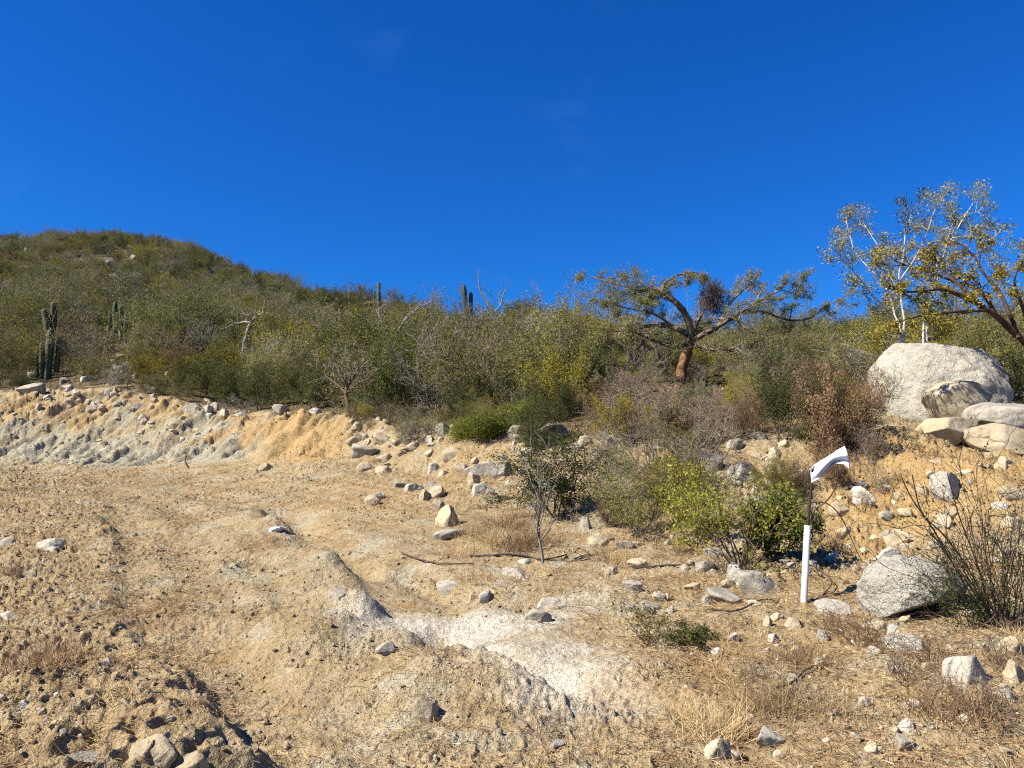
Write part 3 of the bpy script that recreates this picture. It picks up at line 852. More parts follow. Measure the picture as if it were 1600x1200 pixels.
big_rock('rock', 15, M['granite_tan'], 1572, 690, 11.6, (60 * 11.6 / F, 0.4, 25 * 11.6 / F), 'tan slab lowest of the rocks at the right edge', (0.1, 0.22, 0.1), sub=5, planes=11, cut=(0.55, 0.85), rough=0.07, fine=0.025, soft=1.0, power=3.0)
# boulder in the right foreground
big_rock('boulder', 21, M['granite_big'], 1424, 934, 6.85, (74 * 6.85 / F, 0.36, 60 * 6.85 / F), 'waist-low white boulder with hollow underside beside the dark twiggy bush', (0.15, 0.08, 0.3),
         sub=6, planes=3, cut=(0.8, 0.95), rough=0.12, fine=0.06, power=2.6, extra=[((0.25, -0.55, -0.80), 0.30), ((0.70, -0.35, -0.62), 0.45)])

NAMED = [
    (1385, 885, 44, 32, 'granite', 'pale pointed rock just above the low white boulder'),
    (1518, 1078, 78, 52, 'granite', 'rough white rock in the straw below the dark twiggy bush'),
    (1582, 1025, 46, 34, 'granite_tan', 'cream stone at the right edge under the dark twiggy bush'),
    (1410, 1020, 60, 36, 'granite', 'white stone in front of the low white boulder'),
    (1396, 992, 26, 20, 'granite', 'fist-sized white stone touching the foot of the low boulder'),
    (1365, 985, 36, 26, 'granite_tan', 'ochre stone left of the low white boulder foot'),
    (1480, 785, 60, 58, 'granite', 'upright pale rock set in the ochre slope below the tan slabs'),
    (1405, 850, 60, 36, 'granite_tan', 'ochre rock half buried in the slope right of the marker post'),
    (1188, 930, 84, 58, 'granite_grey', 'grey-white rock under the stems of the bright leafy shrub'),
    (1150, 918, 40, 44, 'granite', 'white rock left of the leafy shrub stems'),
    (1100, 895, 44, 28, 'granite', 'pale rock at the right end of the dark stick'),
    (1168, 752, 66, 36, 'granite', 'long white rock on the slope behind the leafy shrub'),
    (1215, 740, 44, 40, 'granite_tan', 'upright cream rock left of the reddish brown bush'),
    (1185, 770, 40, 26, 'granite', 'round white rock above the leafy shrub'),
    (1236, 780, 40, 32, 'granite_tan', 'cream rock between leafy shrub and white flag'),
    (1100, 742, 52, 58, 'granite_grey', 'tall grey boulder among twigs uphill of the leafy shrub'),
    (1188, 660, 36, 30, 'granite', 'white rock below the dark green bush'),
    (1180, 690, 30, 20, 'granite', 'small white rock in the shade of the dark green bush'),
    (860, 690, 56, 44, 'granite_grey', 'dark grey boulder with white patches beside the fresh green plants'),
    (815, 682, 40, 24, 'granite_grey', 'low grey rock left of the dark grey boulder'),
    (752, 748, 52, 40, 'granite', 'white boulder half sunk in the middle of the slope'),
    (786, 748, 34, 32, 'granite_grey', 'brown-grey rock touching the right side of the white mid-slope boulder'),
    (755, 776, 40, 24, 'granite', 'flat pale rock below the white mid-slope boulder'),
    (722, 738, 26, 22, 'granite_tan', 'small tan rock left of the white mid-slope boulder'),
    (700, 822, 44, 46, 'granite_tan', 'square cream block standing at the edge of the dry grass'),
    (700, 842, 54, 22, 'granite_grey', 'low flat grey rock in front of the cream block'),
    (682, 778, 36, 28, 'granite_tan', 'pinkish slanted rock uphill of the cream block'),
    (664, 782, 26, 22, 'granite_tan', 'pinkish stone leaning on the slanted rock'),
    (640, 670, 30, 22, 'granite', 'round white rock on the bank under the shrubs'),
    (692, 680, 28, 26, 'granite', 'round pale rock right of the white bank rock'),
    (672, 694, 20, 18, 'granite', 'little white rock below the round pale rock'),
    (572, 712, 58, 24, 'granite_grey', 'flat grey-brown ledge rock with dark underside on the ochre bank'),
    (560, 690, 40, 20, 'granite_tan', 'pale flat rock above the ledge rock'),
    (600, 692, 36, 18, 'granite_tan', 'pale flat rock right of the ledge rock top'),
    (438, 648, 32, 18, 'granite', 'grey-white rock on the bank edge above the dark cleft'),
    (492, 648, 22, 16, 'granite', 'small white rock on the brink of the ochre bank'),
    (416, 735, 30, 14, 'granite_tan', 'tan stone fallen to the foot of the ochre bank'),
    (300, 647, 28, 26, 'granite', 'biggest of the blue-white rocks at the bank edge'),
    (322, 648, 18, 22, 'granite', 'blue-white rock leaning on the biggest edge rock'),
    (334, 640, 16, 16, 'granite', 'upper right one of the blue-white edge rocks'),
    (326, 656, 20, 14, 'granite', 'lowest of the blue-white edge rocks'),
    (350, 650, 18, 14, 'granite', 'white stone between the edge rocks and the ochre bank'),
    (375, 652, 28, 13, 'granite', 'flat pale stone on the bank edge left of the ochre bank'),
    (165, 618, 24, 14, 'granite', 'white rock sticking out below the rubble bank crest'),
    (218, 640, 22, 13, 'granite', 'pale rock in the face of the rubble bank'),
    (148, 642, 24, 16, 'granite_tan', 'tan rock in the face of the rubble bank'),
    (133, 598, 16, 12, 'granite', 'bright white rock on the rubble bank crest'),
    (106, 608, 22, 14, 'granite_grey', 'grey rock on the rubble bank crest'),
    (50, 614, 44, 22, 'granite_grey', 'long dark-bottomed rock on the far left crest'),
    (915, 830, 26, 28, 'granite', 'bright white rock beside the grey bare sapling'),
    (940, 850, 56, 24, 'granite_tan', 'low cream ledge right of the grey bare sapling'),
    (975, 858, 30, 18, 'granite', 'pale stone at the end of the cream ledge'),
    (805, 905, 62, 22, 'granite', 'flat white rock below the dark curved stick'),
    (820, 884, 24, 14, 'granite', 'small white rock touching the dark curved stick'),
    (866, 950, 60, 20, 'granite', 'long white stone above the chalky patch'),
    (840, 970, 42, 22, 'granite_grey', 'grey stone with dark hollow above the chalky patch'),
    (757, 940, 30, 24, 'granite', 'white stone beside the small gully'),
    (740, 938, 20, 14, 'granite_tan', 'small tan stone beside the small gully'),
    (80, 862, 54, 26, 'granite', 'white rounded rock on the left of the road'),
    (82, 864, 22, 11, 'granite', 'small white rock in front of the rounded road rock'),
    (10, 856, 40, 18, 'granite', 'pale flat rock at the left edge of the road'),
    (12, 972, 34, 20, 'granite', 'slanted white stone at the left edge'),
    (36, 1010, 13, 11, 'granite', 'little white cube-like stone near the left edge'),
    (38, 1112, 20, 16, 'granite', 'white pebble among the lower left rubble'),
    (245, 1196, 80, 50, 'granite_tan', 'big tan rock at the bottom of the left berm'),
    (295, 1206, 60, 36, 'granite_tan', 'cream rock cut by the bottom edge of the picture'),
    (130, 1200, 50, 24, 'granite_grey', 'grey wedge stone at the bottom left'),
    (667, 1128, 44, 40, 'granite_tan', 'yellowish stone bedded in the road dirt'),
    (870, 1174, 22, 15, 'granite_grey', 'lone grey pebble on the road in the foreground'),
    (1120, 1028, 20, 16, 'granite', 'white pebble right of the low olive plant'),
    (1145, 1005, 16, 18, 'granite', 'pointed white pebble right of the low olive plant'),
    (1416, 1142, 30, 24, 'granite', 'upper of two pale stones in the right foreground straw'),
    (1410, 1172, 34, 30, 'granite_grey', 'lower of two pale stones in the right foreground straw'),
    (1360, 1184, 20, 22, 'granite_tan', 'yellow stone in the right foreground straw'),
    (1120, 1185, 46, 34, 'granite_tan', 'pale stone near the bottom centre right'),
    (1200, 1170, 50, 30, 'granite_grey', 'pale grey stone in bottom straw right of centre'),
    (1240, 1070, 30, 20, 'granite', 'white stone by the dark fallen twig'),
    (1585, 1075, 40, 36, 'granite_tan', 'cream rock at the right edge beside the rough white rock'),
    (1572, 1100, 30, 20, 'granite', 'white stone low at the right edge'),
    (700, 925, 40, 22, 'granite_grey', 'brown-grey rock overhanging the small gully'),
    (600, 1022, 34, 24, 'granite_grey', 'grey lump on the crest of the road berm'),
    (525, 940, 30, 24, 'granite_grey', 'dark lump at the top of the road berm'),
    (1130, 945, 60, 22, 'granite_grey', 'low grey rock left of the leafy shrub base'),
    (1300, 960, 56, 24, 'granite_grey', 'flat grey-green rock at the foot of the marker post'),
    (1240, 985, 44, 20, 'granite_tan', 'low tan rock in front of the marker post'),
    (1358, 668, 40, 14, 'granite_tan', 'thin tan rock left of the wedge-shaped slab'),
]
for i, (u, v, w, h, kind, lab) in enumerate(NAMED):
    put_rock(u, v, w, h * 0.9, kind, lab, 'boulder' if max(w, h) > 70 else ('rock' if max(w, h) > 22 else 'stone'))

# rubble: individual stones along the crest of the left bank, in its face, and on the right slope
rr = random.Random(5)
def rubble(n, box, size, kinds, label, group, flat=0.7):
    for i in range(n):
        u = rr.uniform(box[0], box[2]); v = rr.uniform(box[1], box[3])
        w = rr.uniform(*size) ** 1.0
        kd = rr.choice(kinds)
        cw = {'stone_far': 'weathered', 'granite': 'whitish', 'granite_tan': 'tan', 'granite_grey': 'grey'}[kd]
        mid = (size[0] + size[1]) / 2
        half = 'left part' if u < (box[0] + box[2]) / 2 else 'right part'
        lab = '%s %s stone %s, %s' % ('larger' if w > mid else 'smaller', cw, label, half)
        put_rock(u, v, w, w * rr.uniform(0.5, 0.9) * flat / 0.7, kd, lab.replace(' stone half buried', ' rock half buried'), 'rock' if 'half' in label else 'stone', 'rock' if 'half' in label else 'stone', group, sink=0.34)
rubble(40, (0, 588, 300, 648), (3.5, 14), ['stone_far', 'granite', 'granite_grey'], 'in the rubble along the left bank crest', 'stones on the left bank crest')
rubble(64, (0, 616, 330, 700), (4.5, 14), ['stone_far', 'granite_tan', 'granite_tan'], 'stuck in the face of the left bank', 'stones in the left bank face')
rubble(18, (160, 556, 290, 590), (8, 20), ['stone_far', 'granite'], 'lying between shrubs above the left bank', 'stones above the left bank')
rubble(34, (540, 655, 720, 705), (7, 18), ['stone_far', 'granite_tan'], 'at the shrub edge above mid slope', 'stones at the mid shrub edge')
rubble(34, (780, 690, 940, 770), (8, 20), ['stone_far', 'granite_tan', 'granite'], 'in the loose rubble uphill of the sapling', 'stones uphill of the sapling')
rubble(26, (1280, 720, 1590, 880), (8, 22), ['stone_far', 'granite_tan'], 'loose on the ochre slope', 'stones on the ochre slope')
rubble(40, (1150, 960, 1600, 1190), (8, 22), ['stone_far', 'granite_tan', 'granite'], 'among straw in the right foreground', 'stones in the right foreground')
rubble(12, (0, 1040, 320, 1190), (7, 18), ['stone_far', 'granite_tan', 'granite_grey'], 'in the rubble berm at lower left', 'stones in the lower left berm')
rubble(24, (940, 830, 1130, 960), (7, 18), ['stone_far', 'granite'], 'between sapling and leafy shrub', 'stones between sapling and leafy shrub')

rubble(46, (800, 690, 1300, 800), (12, 36), ['granite', 'granite_tan', 'granite_tan', 'granite_grey'], 'half buried on the brushy middle slope', 'half-buried rocks of the middle slope', 0.6)
rubble(34, (560, 688, 830, 800), (9, 34), ['granite', 'granite_tan', 'granite_tan', 'granite_grey'], 'half buried on the bare bank at centre', 'half-buried rocks of the centre bank', 0.6)
rubble(26, (1290, 730, 1590, 890), (14, 44), ['granite_tan', 'granite', 'granite_tan'], 'half buried in the ochre slope', 'half-buried rocks of the ochre slope', 0.55)
rubble(22, (940, 850, 1330, 960), (12, 34), ['granite', 'granite_tan', 'granite_grey'], 'half buried around the marker post', 'half-buried rocks around the marker', 0.5)
# gravel and clods too small to count
def rand_area(n, rng, y0, y1, t0=-0.72, t1=0.72, p=1.0):
    y = (y0 ** p + rng.random(n) * (y1 ** p - y0 ** p)) ** (1 / p)
    t = t0 + rng.random(n) * (t1 - t0)
    return t * np.maximum(y, 4.2), y
g_src = [rock_mesh('gravel_piece', 900 + i, M[k], (1, 0.9, 0.65), 1, 5, (0.45, 0.8), 0.25, 0.0) for i, k in enumerate(('granite_tan', 'dirt', 'stone_far', 'dirt', 'dirt', 'dirt'))]
for me in (g_src[1], g_src[3], g_src[4], g_src[5]):
    for nm in ('zone', 'cover'):
        a = me.color_attributes.new(nm, 'FLOAT_COLOR', 'POINT')
        a.data.foreach_set('color', np.tile(np.array([0, 0, 0, 1], np.float32), len(me.vertices)))
rng = np.random.default_rng(3)
x, y = rand_area(52000, rng, 3.4, 28, p=0.8)
keep = rng.random(len(x)) < np.clip(0.35 + fbm2(x / 1.1, y / 1.1, 3, 401) * 1.3 + 0.25 * (x / y > 0.1) + 0.3 * (x / y < -0.5), 0.06, 1) * sstep(0.35, 0.9, line_dist(x, y, WHITE_D)[0])
x, y = x[keep], y[keep]
z = height(x, y)
s = 0.004 + 0.022 * rng.random(len(x)) ** 5 + 0.0007 * y
pts = np.stack([x, y, z + s * 0.2], 1)
eul = rng.random((len(x), 3)) * 6.28
scatter('gravel', 'loose gravel and dirt clods strewn over the bare ground', 'gravel', pts, eul, np.repeat(s[:, None], 3, 1), rng.integers(0, 6, len(x)), g_src)

# straw litter and dry grass
def tuft_mesh(seed, n, ln, mat, flat, width=0.004, rad=0.08):
    rng = np.random.default_rng(seed)
    P = np.stack([rng.normal(scale=rad, size=n), rng.normal(scale=rad, size=n), np.full(n, -0.01)], 1)
    az = rng.random(n) * 6.28
    el = np.abs(rng.normal(scale=0.25, size=n)) if flat else rng.uniform(0.5, 1.5, n)
    d = np.stack([np.cos(az) * np.cos(el), np.sin(az) * np.cos(el), np.sin(el)], 1)
    L = ln * rng.uniform(0.5, 1.2, n)[:, None]
    if flat: P[:, 2] += rng.random(n) * 0.02
    side = np.cross(d, rng.normal(size=(n, 3))); side /= np.linalg.norm(side, axis=1, keepdims=True)
    bend = rng.normal(scale=0.25, size=(n, 3)); bend[:, 2] -= 0.15
    m = P + d * L * 0.55; e = P + d * L + bend * L * 0.5
    w = width
    V = np.stack([P - side * w, P + side * w, m + side * w * 0.8, m - side * w * 0.8, e + side * w * 0.2, e - side * w * 0.2], 1).reshape(-1, 3)
    b = np.arange(n)[:, None] * 6
    Fq = np.concatenate([b + np.array([[0, 1, 2, 3]]), b + np.array([[3, 2, 4, 5]])])
    return mesh_np('grass_tuft', V, Fq, mat, False, np.tile(rng.random(n), 2))
l_src = [tuft_mesh(1, 30, 0.075, M['straw'], True, 0.0016), tuft_mesh(2, 26, 0.085, M['straw_dark'], True, 0.0016), tuft_mesh(3, 30, 0.07, M['straw'], True, 0.0016), tuft_mesh(4, 14, 0.13, M['straw_dark'], True, 0.0014, 0.12),
         tuft_mesh(5, 26, 0.11, M['straw'], False, 0.0014, 0.04)]
rng = np.random.default_rng(8)
x, y = rand_area(30000, rng, 3.4, 24, p=0.9)
tt = x / y
prob = 0.03 + 0.36 * sstep(0.02, 0.25, tt) + 0.25 * sstep(0.0, 0.4, fbm2(x / 1.6, y / 1.6, 3, 431)) + 0.3 * np.exp(-((tt + 0.03) / 0.12) ** 2) * sstep(8, 11, y) + 0.12 * (tt < -0.4)
d, sd, al = line_dist(x, y, WHITE_D)
prob *= sstep(0.3, 0.8, d)
prob *= np.where((tt > 0.3) & (y > 7.9), 0.08, 1.0)
prob *= np.where(y > key_y(5, x, y), np.where(tt < -0.1, 0.12, 0.6), 1.0)
keep = rng.random(len(x)) < prob
x, y = x[keep], y[keep]
z = height(x, y)
s = rng.uniform(0.6, 1.35, len(x)) * (1 + 0.02 * y)
idx = np.where(rng.random(len(x)) < 0.12, 4, rng.integers(0, 4, len(x)))
idx = np.where((x / y > 0.12) & (rng.random(len(x)) < 0.35), np.where(rng.random(len(x)) < 0.5, 1, 3), idx)
eul = np.stack([rng.normal(scale=0.12, size=len(x)), rng.normal(scale=0.12, size=len(x)), rng.random(len(x)) * 6.28], 1)
scatter('straw_litter', 'dry straw and twig litter lying over the dirt', 'straw', np.stack([x, y, z], 1), eul, np.repeat(s[:, None], 3, 1), idx, l_src)

# ------------------------------------------------------------------ shrub kinds
KINDS = {}
def kind(name, *variants):
    KINDS[name] = variants
kind('olive', *[shrub_meshes(40 + i, 1.9, 0.85, 9, M['leaf_olive'], M['twig_grey'], 5, 0.052, scatter=0.06, rmin=0.0045, aspect=0.38) for i in range(3)])
kind('grey', *[shrub_meshes(50 + i, 1.8, 0.9, 9, M['leaf_grey'], M['twig_grey'], 3, 0.05, scatter=0.07, rmin=0.005, aspect=0.38) for i in range(2)])
kind('yellow', *[shrub_meshes(60 + i, 1.7, 0.95, 9, M['leaf_yellow'], M['twig_brown'], 5, 0.048, scatter=0.06, rmin=0.004, aspect=0.4) for i in range(2)])
kind('tall', *[shrub_meshes(64 + i, 2.7, 0.45, 4, M['leaf_olive' if i else 'leaf_grey'], M['twig_grey'], 3, 0.055, scatter=0.06, rmin=0.005, r0=0.035, nch=(0.9, 1.2, 1.1), first=2) for i in range(2)])
kind('dark', *[shrub_meshes(70 + i, 1.8, 0.8, 10, M['leaf_dark'], M['twig_brown'], 6, 0.05, scatter=0.07, rmin=0.004, aspect=0.42) for i in range(2)])
kind('bare', *[shrub_meshes(80 + i, 1.8, 0.8, 9, None, M['twig_pale' if i else 'twig_grey'], nch=(1.0, 1.2, 1.0), r0=0.024, rmin=0.006) for i in range(2)])
kind('brown', *[shrub_meshes(90 + i, 1.3, 1.1, 11, M['leaf_brown'], M['twig_brown'], 4, 0.036, scatter=0.05, rmin=0.004) for i in range(1)])
kind('pink', *[shrub_meshes(95 + i, 1.2, 1.2, 12, M['leaf_pinkish'], M['twig_pink'], 1, 0.035, nch=(1.2, 1.3, 0.8), rmin=0.0055) for i in range(1)])

# ------------------------------------------------------------------ trees and single plants of note
def tube_path(pts, radii, sides=8, seed=0, rough=0.0):
    """continuous tapered tube along a smooth path"""
    P = np.array([tuple(p) for p in pts], float); r = np.array(radii, float)
    n = len(P); k = 5
    ts = np.linspace(0, n - 1, (n - 1) * k + 1)
    def cr(A):
        out = []
        for t in ts:
            i = min(int(t), n - 2); f = t - i
            p0, p1, p2, p3 = A[max(i - 1, 0)], A[i], A[i + 1], A[min(i + 2, n - 1)]
            out.append(0.5 * (2 * p1 + (p2 - p0) * f + (2 * p0 - 5 * p1 + 4 * p2 - p3) * f * f + (3 * p1 - p0 - 3 * p2 + p3) * f ** 3))
        return np.array(out)
    Q = cr(P); rr_ = np.maximum(cr(r[:, None])[:, 0], 0.003)
    D = np.gradient(Q, axis=0); D /= np.linalg.norm(D, axis=1, keepdims=True)
    ref = np.array([0.31, 0.87, 0.2])
    a = np.cross(D, ref); a /= np.linalg.norm(a, axis=1, keepdims=True); b = np.cross(D, a)
    V = []
    for j in range(sides):
        an = 2 * math.pi * j / sides
        V.append(Q + (a * math.cos(an) + b * math.sin(an)) * rr_[:, None])
    V = np.stack(V, 1).reshape(-1, 3)
    if rough:
        V = V + (np.stack([fbm3(V, 5.0, 2, seed + q) for q in range(3)], 1)) * rough
    m = len(Q)
    i = (np.arange(m - 1)[:, None] * sides + np.arange(sides)[None, :]).ravel()
    j = (np.arange(m - 1)[:, None] * sides + (np.arange(sides)[None, :] + 1) % sides).ravel()
    Fq = np.stack([i, j, j + sides, i + sides], 1)
    # closed end
    V = np.concatenate([V, Q[-1:] + D[-1:] * rr_[-1]]); tip = len(V) - 1
    s0 = (m - 1) * sides
    cap = np.array([[s0 + q, s0 + (q + 1) % sides, tip, tip] for q in range(sides)])
    return V, Fq, cap, Q, rr_, D
def tube_mesh(name, pts, radii, mat, sides=8, seed=0, rough=0.0):
    V, Fq, cap, Q, r, D = tube_path(pts, radii, sides, seed, rough)
    me = bpy.data.meshes.new(name)
    me.from_pydata([tuple(v) for v in V], [], [tuple(f) for f in Fq] + [tuple(c[:3]) for c in cap])
    me.polygons.foreach_set('use_smooth', [True] * len(me.polygons))
    me.materials.append(mat); me.update()
    return me, Q, r, D

def build_tree(name, base, label, limbs, d0, trunk_mat, limb_mat, twig_mat, leaf_mats, seed, twig_len=0.9, twig_every=3, rmax=0.07, leaf_per=3, leaf_size=0.05,
               upb=0.10, levels=2, aspect=0.55, leafy=1.0, nch=(0.9, 1.1), scatter=0.05, droop=0.0, extra_tip=2, ang=0.65, cat='tree', leaf_prob=None, tmin=0.004, lift=0.25, rscale=False):
    t = thing(name, base, label, cat)
    off = np.array(tuple(base))
    rnd = random.Random(seed); rng = np.random.default_rng(seed)
    roots = []
    for li, (part, pts, r0, r1) in enumerate(limbs):
        W = [np.array(tuple(at(u, v, d0 + dd))) - off for u, v, dd in pts]
        rad = np.linspace(r0, r1, len(W))
        mat = trunk_mat if part == 'trunk' else limb_mat
        if part == 'trunk':
            rad[0] *= 1.18
        me, Q, r, D = tube_mesh(part, W, rad, mat, 10 if part == 'trunk' else 7, seed + li, min(0.05, r0 * 0.35))
        link(part, me, t)
        for i in range(2, len(Q)):
            if r[i] < rmax and (i % twig_every == 0 or i >= len(Q) - 1):
                for k in range(extra_tip if i >= len(Q) - 1 else 1):
                    d = D[i] * 0.7 + rng.normal(size=3) * 0.6
                    d[2] += lift
                    roots.append((tuple(Q[i]), tuple(d), twig_len * (min(1.0, max(0.62, r[i] / 0.05)) if rscale else 1.0) * rnd.uniform(0.55, 1.15), max(0.012, min(r[i] * 0.6, 0.03))))
    segs, leaf = grow(rnd, roots, (5, 4, 3, 3), (0.2, 0.25, 0.3, 0.3), (upb, upb * 0.6, 0, 0), nch, (0.55, 0.55, 0.5), (ang, ang, ang), levels, 1, 0.82, 1, tmin)
    v, f = tubes_mesh(segs, 3)
    link('twigs', mesh_np('twigs', v, f, twig_mat, True), t)
    if len(leaf):
        P = np.repeat(leaf, leaf_per, axis=0)
        P = P[rng.random(len(P)) < leafy]
    if len(leaf) and len(P):
        wpos = P[:, :3] + off[None, :]
        nz = fbm3(wpos, 0.9, 2, seed + 3)
        sel = rng.normal(scale=0.25, size=len(P)) + nz * 1.6
        edges = np.quantile(sel, np.linspace(0, 1, len(leaf_mats) + 1)[1:-1]) if leaf_prob is None else np.quantile(sel, leaf_prob)
        which = np.digitize(sel, edges)
        for k, lm in enumerate(leaf_mats):
            Pk = P[which == k]
            if not len(Pk): continue
            pts = Pk[:, :3] + rng.normal(scale=scatter, size=(len(Pk), 3))
            v, f, r = leaves_mesh(pts, leaf_size, rng, aspect, 0.25, droop)
            link('foliage', mesh_np('foliage', v, f, lm, False, r), t)
    return t

# the elephant tree in the middle
D0 = hit(1064, 606).y
ET = hit(1064, 606)
limbs = [
    ('trunk', [(1060, 618, 0), (1064, 592, 0), (1068, 568, 0), (1076, 545, 0), (1082, 526, 0)], 0.20, 0.15),
    ('limb', [(1081, 530, 0), (1077, 505, -0.2), (1063, 480, -0.4), (1050, 468, -0.5), (1033, 455, -0.5), (1018, 451, -0.4), (1003, 455, -0.3), (990, 462, -0.1)], 0.135, 0.035),
    ('limb', [(1033, 455, -0.5), (1040, 441, -0.3), (1058, 431, 0), (1078, 425, 0.3), (1096, 428, 0.5)], 0.055, 0.018),
    ('limb', [(1028, 455, -0.5), (1014, 463, -0.8), (1003, 471, -1.0), (994, 488, -1.2)], 0.045, 0.015),
    ('limb', [(1008, 454, -0.35), (985, 449, 0), (960, 442, 0.4), (940, 437, 0.6), (916, 430, 0.8)], 0.05, 0.014),
    ('limb', [(1076, 522, 0.05), (1050, 511, 0.5), (1025, 507, 0.9), (998, 511, 1.3), (970, 500, 1.6), (945, 480, 1.9)], 0.12, 0.025),
    ('limb', [(1078, 536, -0.05), (1058, 540, -0.5), (1040, 538, -0.8), (1022, 531, -1.0), (1005, 525, -1.2), (990, 518, -1.4), (960, 517, -1.7), (930, 519, -2.0)], 0.10, 0.02),
    ('limb', [(1010, 526, -1.15), (996, 545, -1.5), (985, 560, -1.7), (976, 575, -1.8), (965, 583, -1.9)], 0.05, 0.016),
    ('limb', [(972, 517, -1.55), (958, 535, -1.9), (940, 550, -2.1), (924, 566, -2.3)], 0.045, 0.014),
    ('limb', [(1083, 530, 0), (1102, 521, -0.2), (1122, 510, -0.3), (1145, 496, -0.4), (1162, 485, -0.4), (1185, 470, -0.3), (1202, 462, -0.2), (1222, 450, 0)], 0.115, 0.018),
    ('limb', [(1084, 538, 0), (1108, 545, -0.6), (1135, 546, -0.9), (1152, 544, -1.1), (1163, 562, -1.3), (1168, 582, -1.4), (1162, 606, -1.5)], 0.07, 0.012),
    ('limb', [(1160, 486, -0.4), (1198, 489, -0.1), (1232, 500, 0.2), (1262, 498, 0.4), (1288, 481, 0.6), (1312, 468, 0.7)], 0.06, 0.012),
    ('limb', [(1234, 499, 0.2), (1240, 470, 0.1), (1247, 455, 0), (1252, 444, 0)], 0.025, 0.008),
    ('limb', [(1122, 510, -0.3), (1140, 475, 0.1), (1158, 456, 0.4), (1180, 440, 0.6)], 0.06, 0.014),
    ('limb', [(1082, 522, 0.1), (1092, 500, 0.3), (1104, 480, 0.5), (1112, 462, 0.5)], 0.07, 0.03),
    ('limb', [(1030, 535, -0.9), (1010, 548, -1.4), (985, 545, -1.8), (955, 535, -2.1), (925, 528, -2.4)], 0.045, 0.012),
    ('limb', [(1052, 511, 0.45), (1030, 495, 0.2), (1005, 486, 0.0), (975, 480, -0.3), (945, 470, -0.5)], 0.05, 0.012),
    ('limb', [(1145, 496, -0.4), (1170, 515, -0.8), (1200, 525, -1.1), (1225, 545, -1.4)], 0.045, 0.012),
]
et = build_tree('elephant_tree', ET, 'gnarled elephant tree with thick reddish trunk and wide spreading crown', limbs, ET.y, M['bark_red'], M['bark_limb'], M['twig_grey'],
                [M['leaf_olive'], M['leaf_grey'], M['leaf_yellow']], 501, twig_len=0.72, twig_every=2, rmax=0.09, leaf_per=5, leaf_size=0.042, leafy=0.8, aspect=0.42, levels=2, leaf_prob=[0.5, 0.88], nch=(1.55, 1.2), tmin=0.0065, lift=-0.05, upb=0.02, rscale=True)
# dark parasitic clump in its crown
cp = np.array(tuple(at(1113, 466, ET.y + 0.1))) - np.array(tuple(ET))
rngc = np.random.default_rng(66)
nC = 1700
dirs = rngc.normal(size=(nC, 3)); dirs /= np.linalg.norm(dirs, axis=1, keepdims=True)
rad = rngc.random(nC)[:, None] ** 0.5
c0 = cp + dirs * rad * np.array([0.42, 0.40, 0.66]) * (0.7 + 0.5 * rngc.random((nC, 1)))
dd = dirs + rngc.normal(scale=0.6, size=(nC, 3)); dd /= np.linalg.norm(dd, axis=1, keepdims=True)
sg = np.concatenate([c0, c0 + dd * rngc.uniform(0.06, 0.2, (nC, 1)), np.full((nC, 1), 0.009), np.full((nC, 1), 0.005)], 1)
v, f = tubes_mesh(sg, 3)
pc = link('parasite_clump', mesh_np('parasite_clump', v, f, M['clump'], True), et)
pc['label'] = 'dense dark purplish clump of twigs high in the crown'

# white-barked tree behind the great boulder
WT = Vector(at(1412, 545, 17.6)); WT.z = gz(WT.x, WT.y)
def px_of(p):
    return project(p.x, p.y, p.z)
wu, wv = px_of(WT)
limbs = [
    ('trunk', [(wu, wv + 4, 0), (1412, 530, 0), (1413, 500, 0), (1408, 470, 0), (1405, 432, 0), (1412, 400, 0), (1415, 368, 0), (1424, 335, 0.1)], 0.034, 0.009),
    ('trunk', [(wu - 2, wv + 4, 0.05), (1408, 522, 0.1), (1398, 492, 0.2), (1390, 462, 0.3), (1375, 436, 0.4), (1355, 416, 0.6), (1335, 390, 0.8), (1322, 345, 0.9)], 0.027, 0.008),
    ('trunk', [(wu - 3, wv + 4, -0.05), (1402, 512, -0.2), (1385, 484, -0.4), (1360, 456, -0.6), (1340, 432, -0.8), (1314, 402, -1.0)], 0.022, 0.008),
    ('limb', [(1407, 460, 0), (1388, 425, 0.3), (1375, 390, 0.5), (1350, 350, 0.6)], 0.022, 0.008),
    ('limb', [(1405, 440, 0), (1432, 400, -0.3), (1450, 360, -0.5), (1462, 325, -0.6)], 0.022, 0.008),
    ('trunk', [(1443, 556, 0.5), (1444, 500, 0.5), (1454, 470, 0.5), (1466, 405, 0.5), (1488, 372, 0.5), (1500, 350, 0.5), (1520, 318, 0.6)], 0.025, 0.008),
    ('trunk', [(1450, 556, 0.7), (1448, 492, 0.7), (1460, 455, 0.8), (1476, 395, 0.9), (1492, 345, 1.0), (1530, 330, 1.0)], 0.02, 0.008),
    ('limb', [(1488, 372, 0.5), (1515, 370, 0.3), (1540, 376, 0.2), (1556, 368, 0.2)], 0.018, 0.008),
]
build_tree('white_tree', WT, 'slender white-barked tree with feathery sparse leaves behind the huge boulder', limbs, WT.y, M['bark_white'], M['bark_white'], M['twig_pale'],
           [M['leaf_white_tree'], M['leaf_grey'], M['leaf_dark']], 601, twig_len=0.5, twig_every=2, rmax=0.02, leaf_per=3, leaf_size=0.055, levels=2, nch=(0.9, 0.9), scatter=0.05, aspect=0.35, leaf_prob=[0.35, 0.8], tmin=0.003, lift=0.05, upb=0.04)

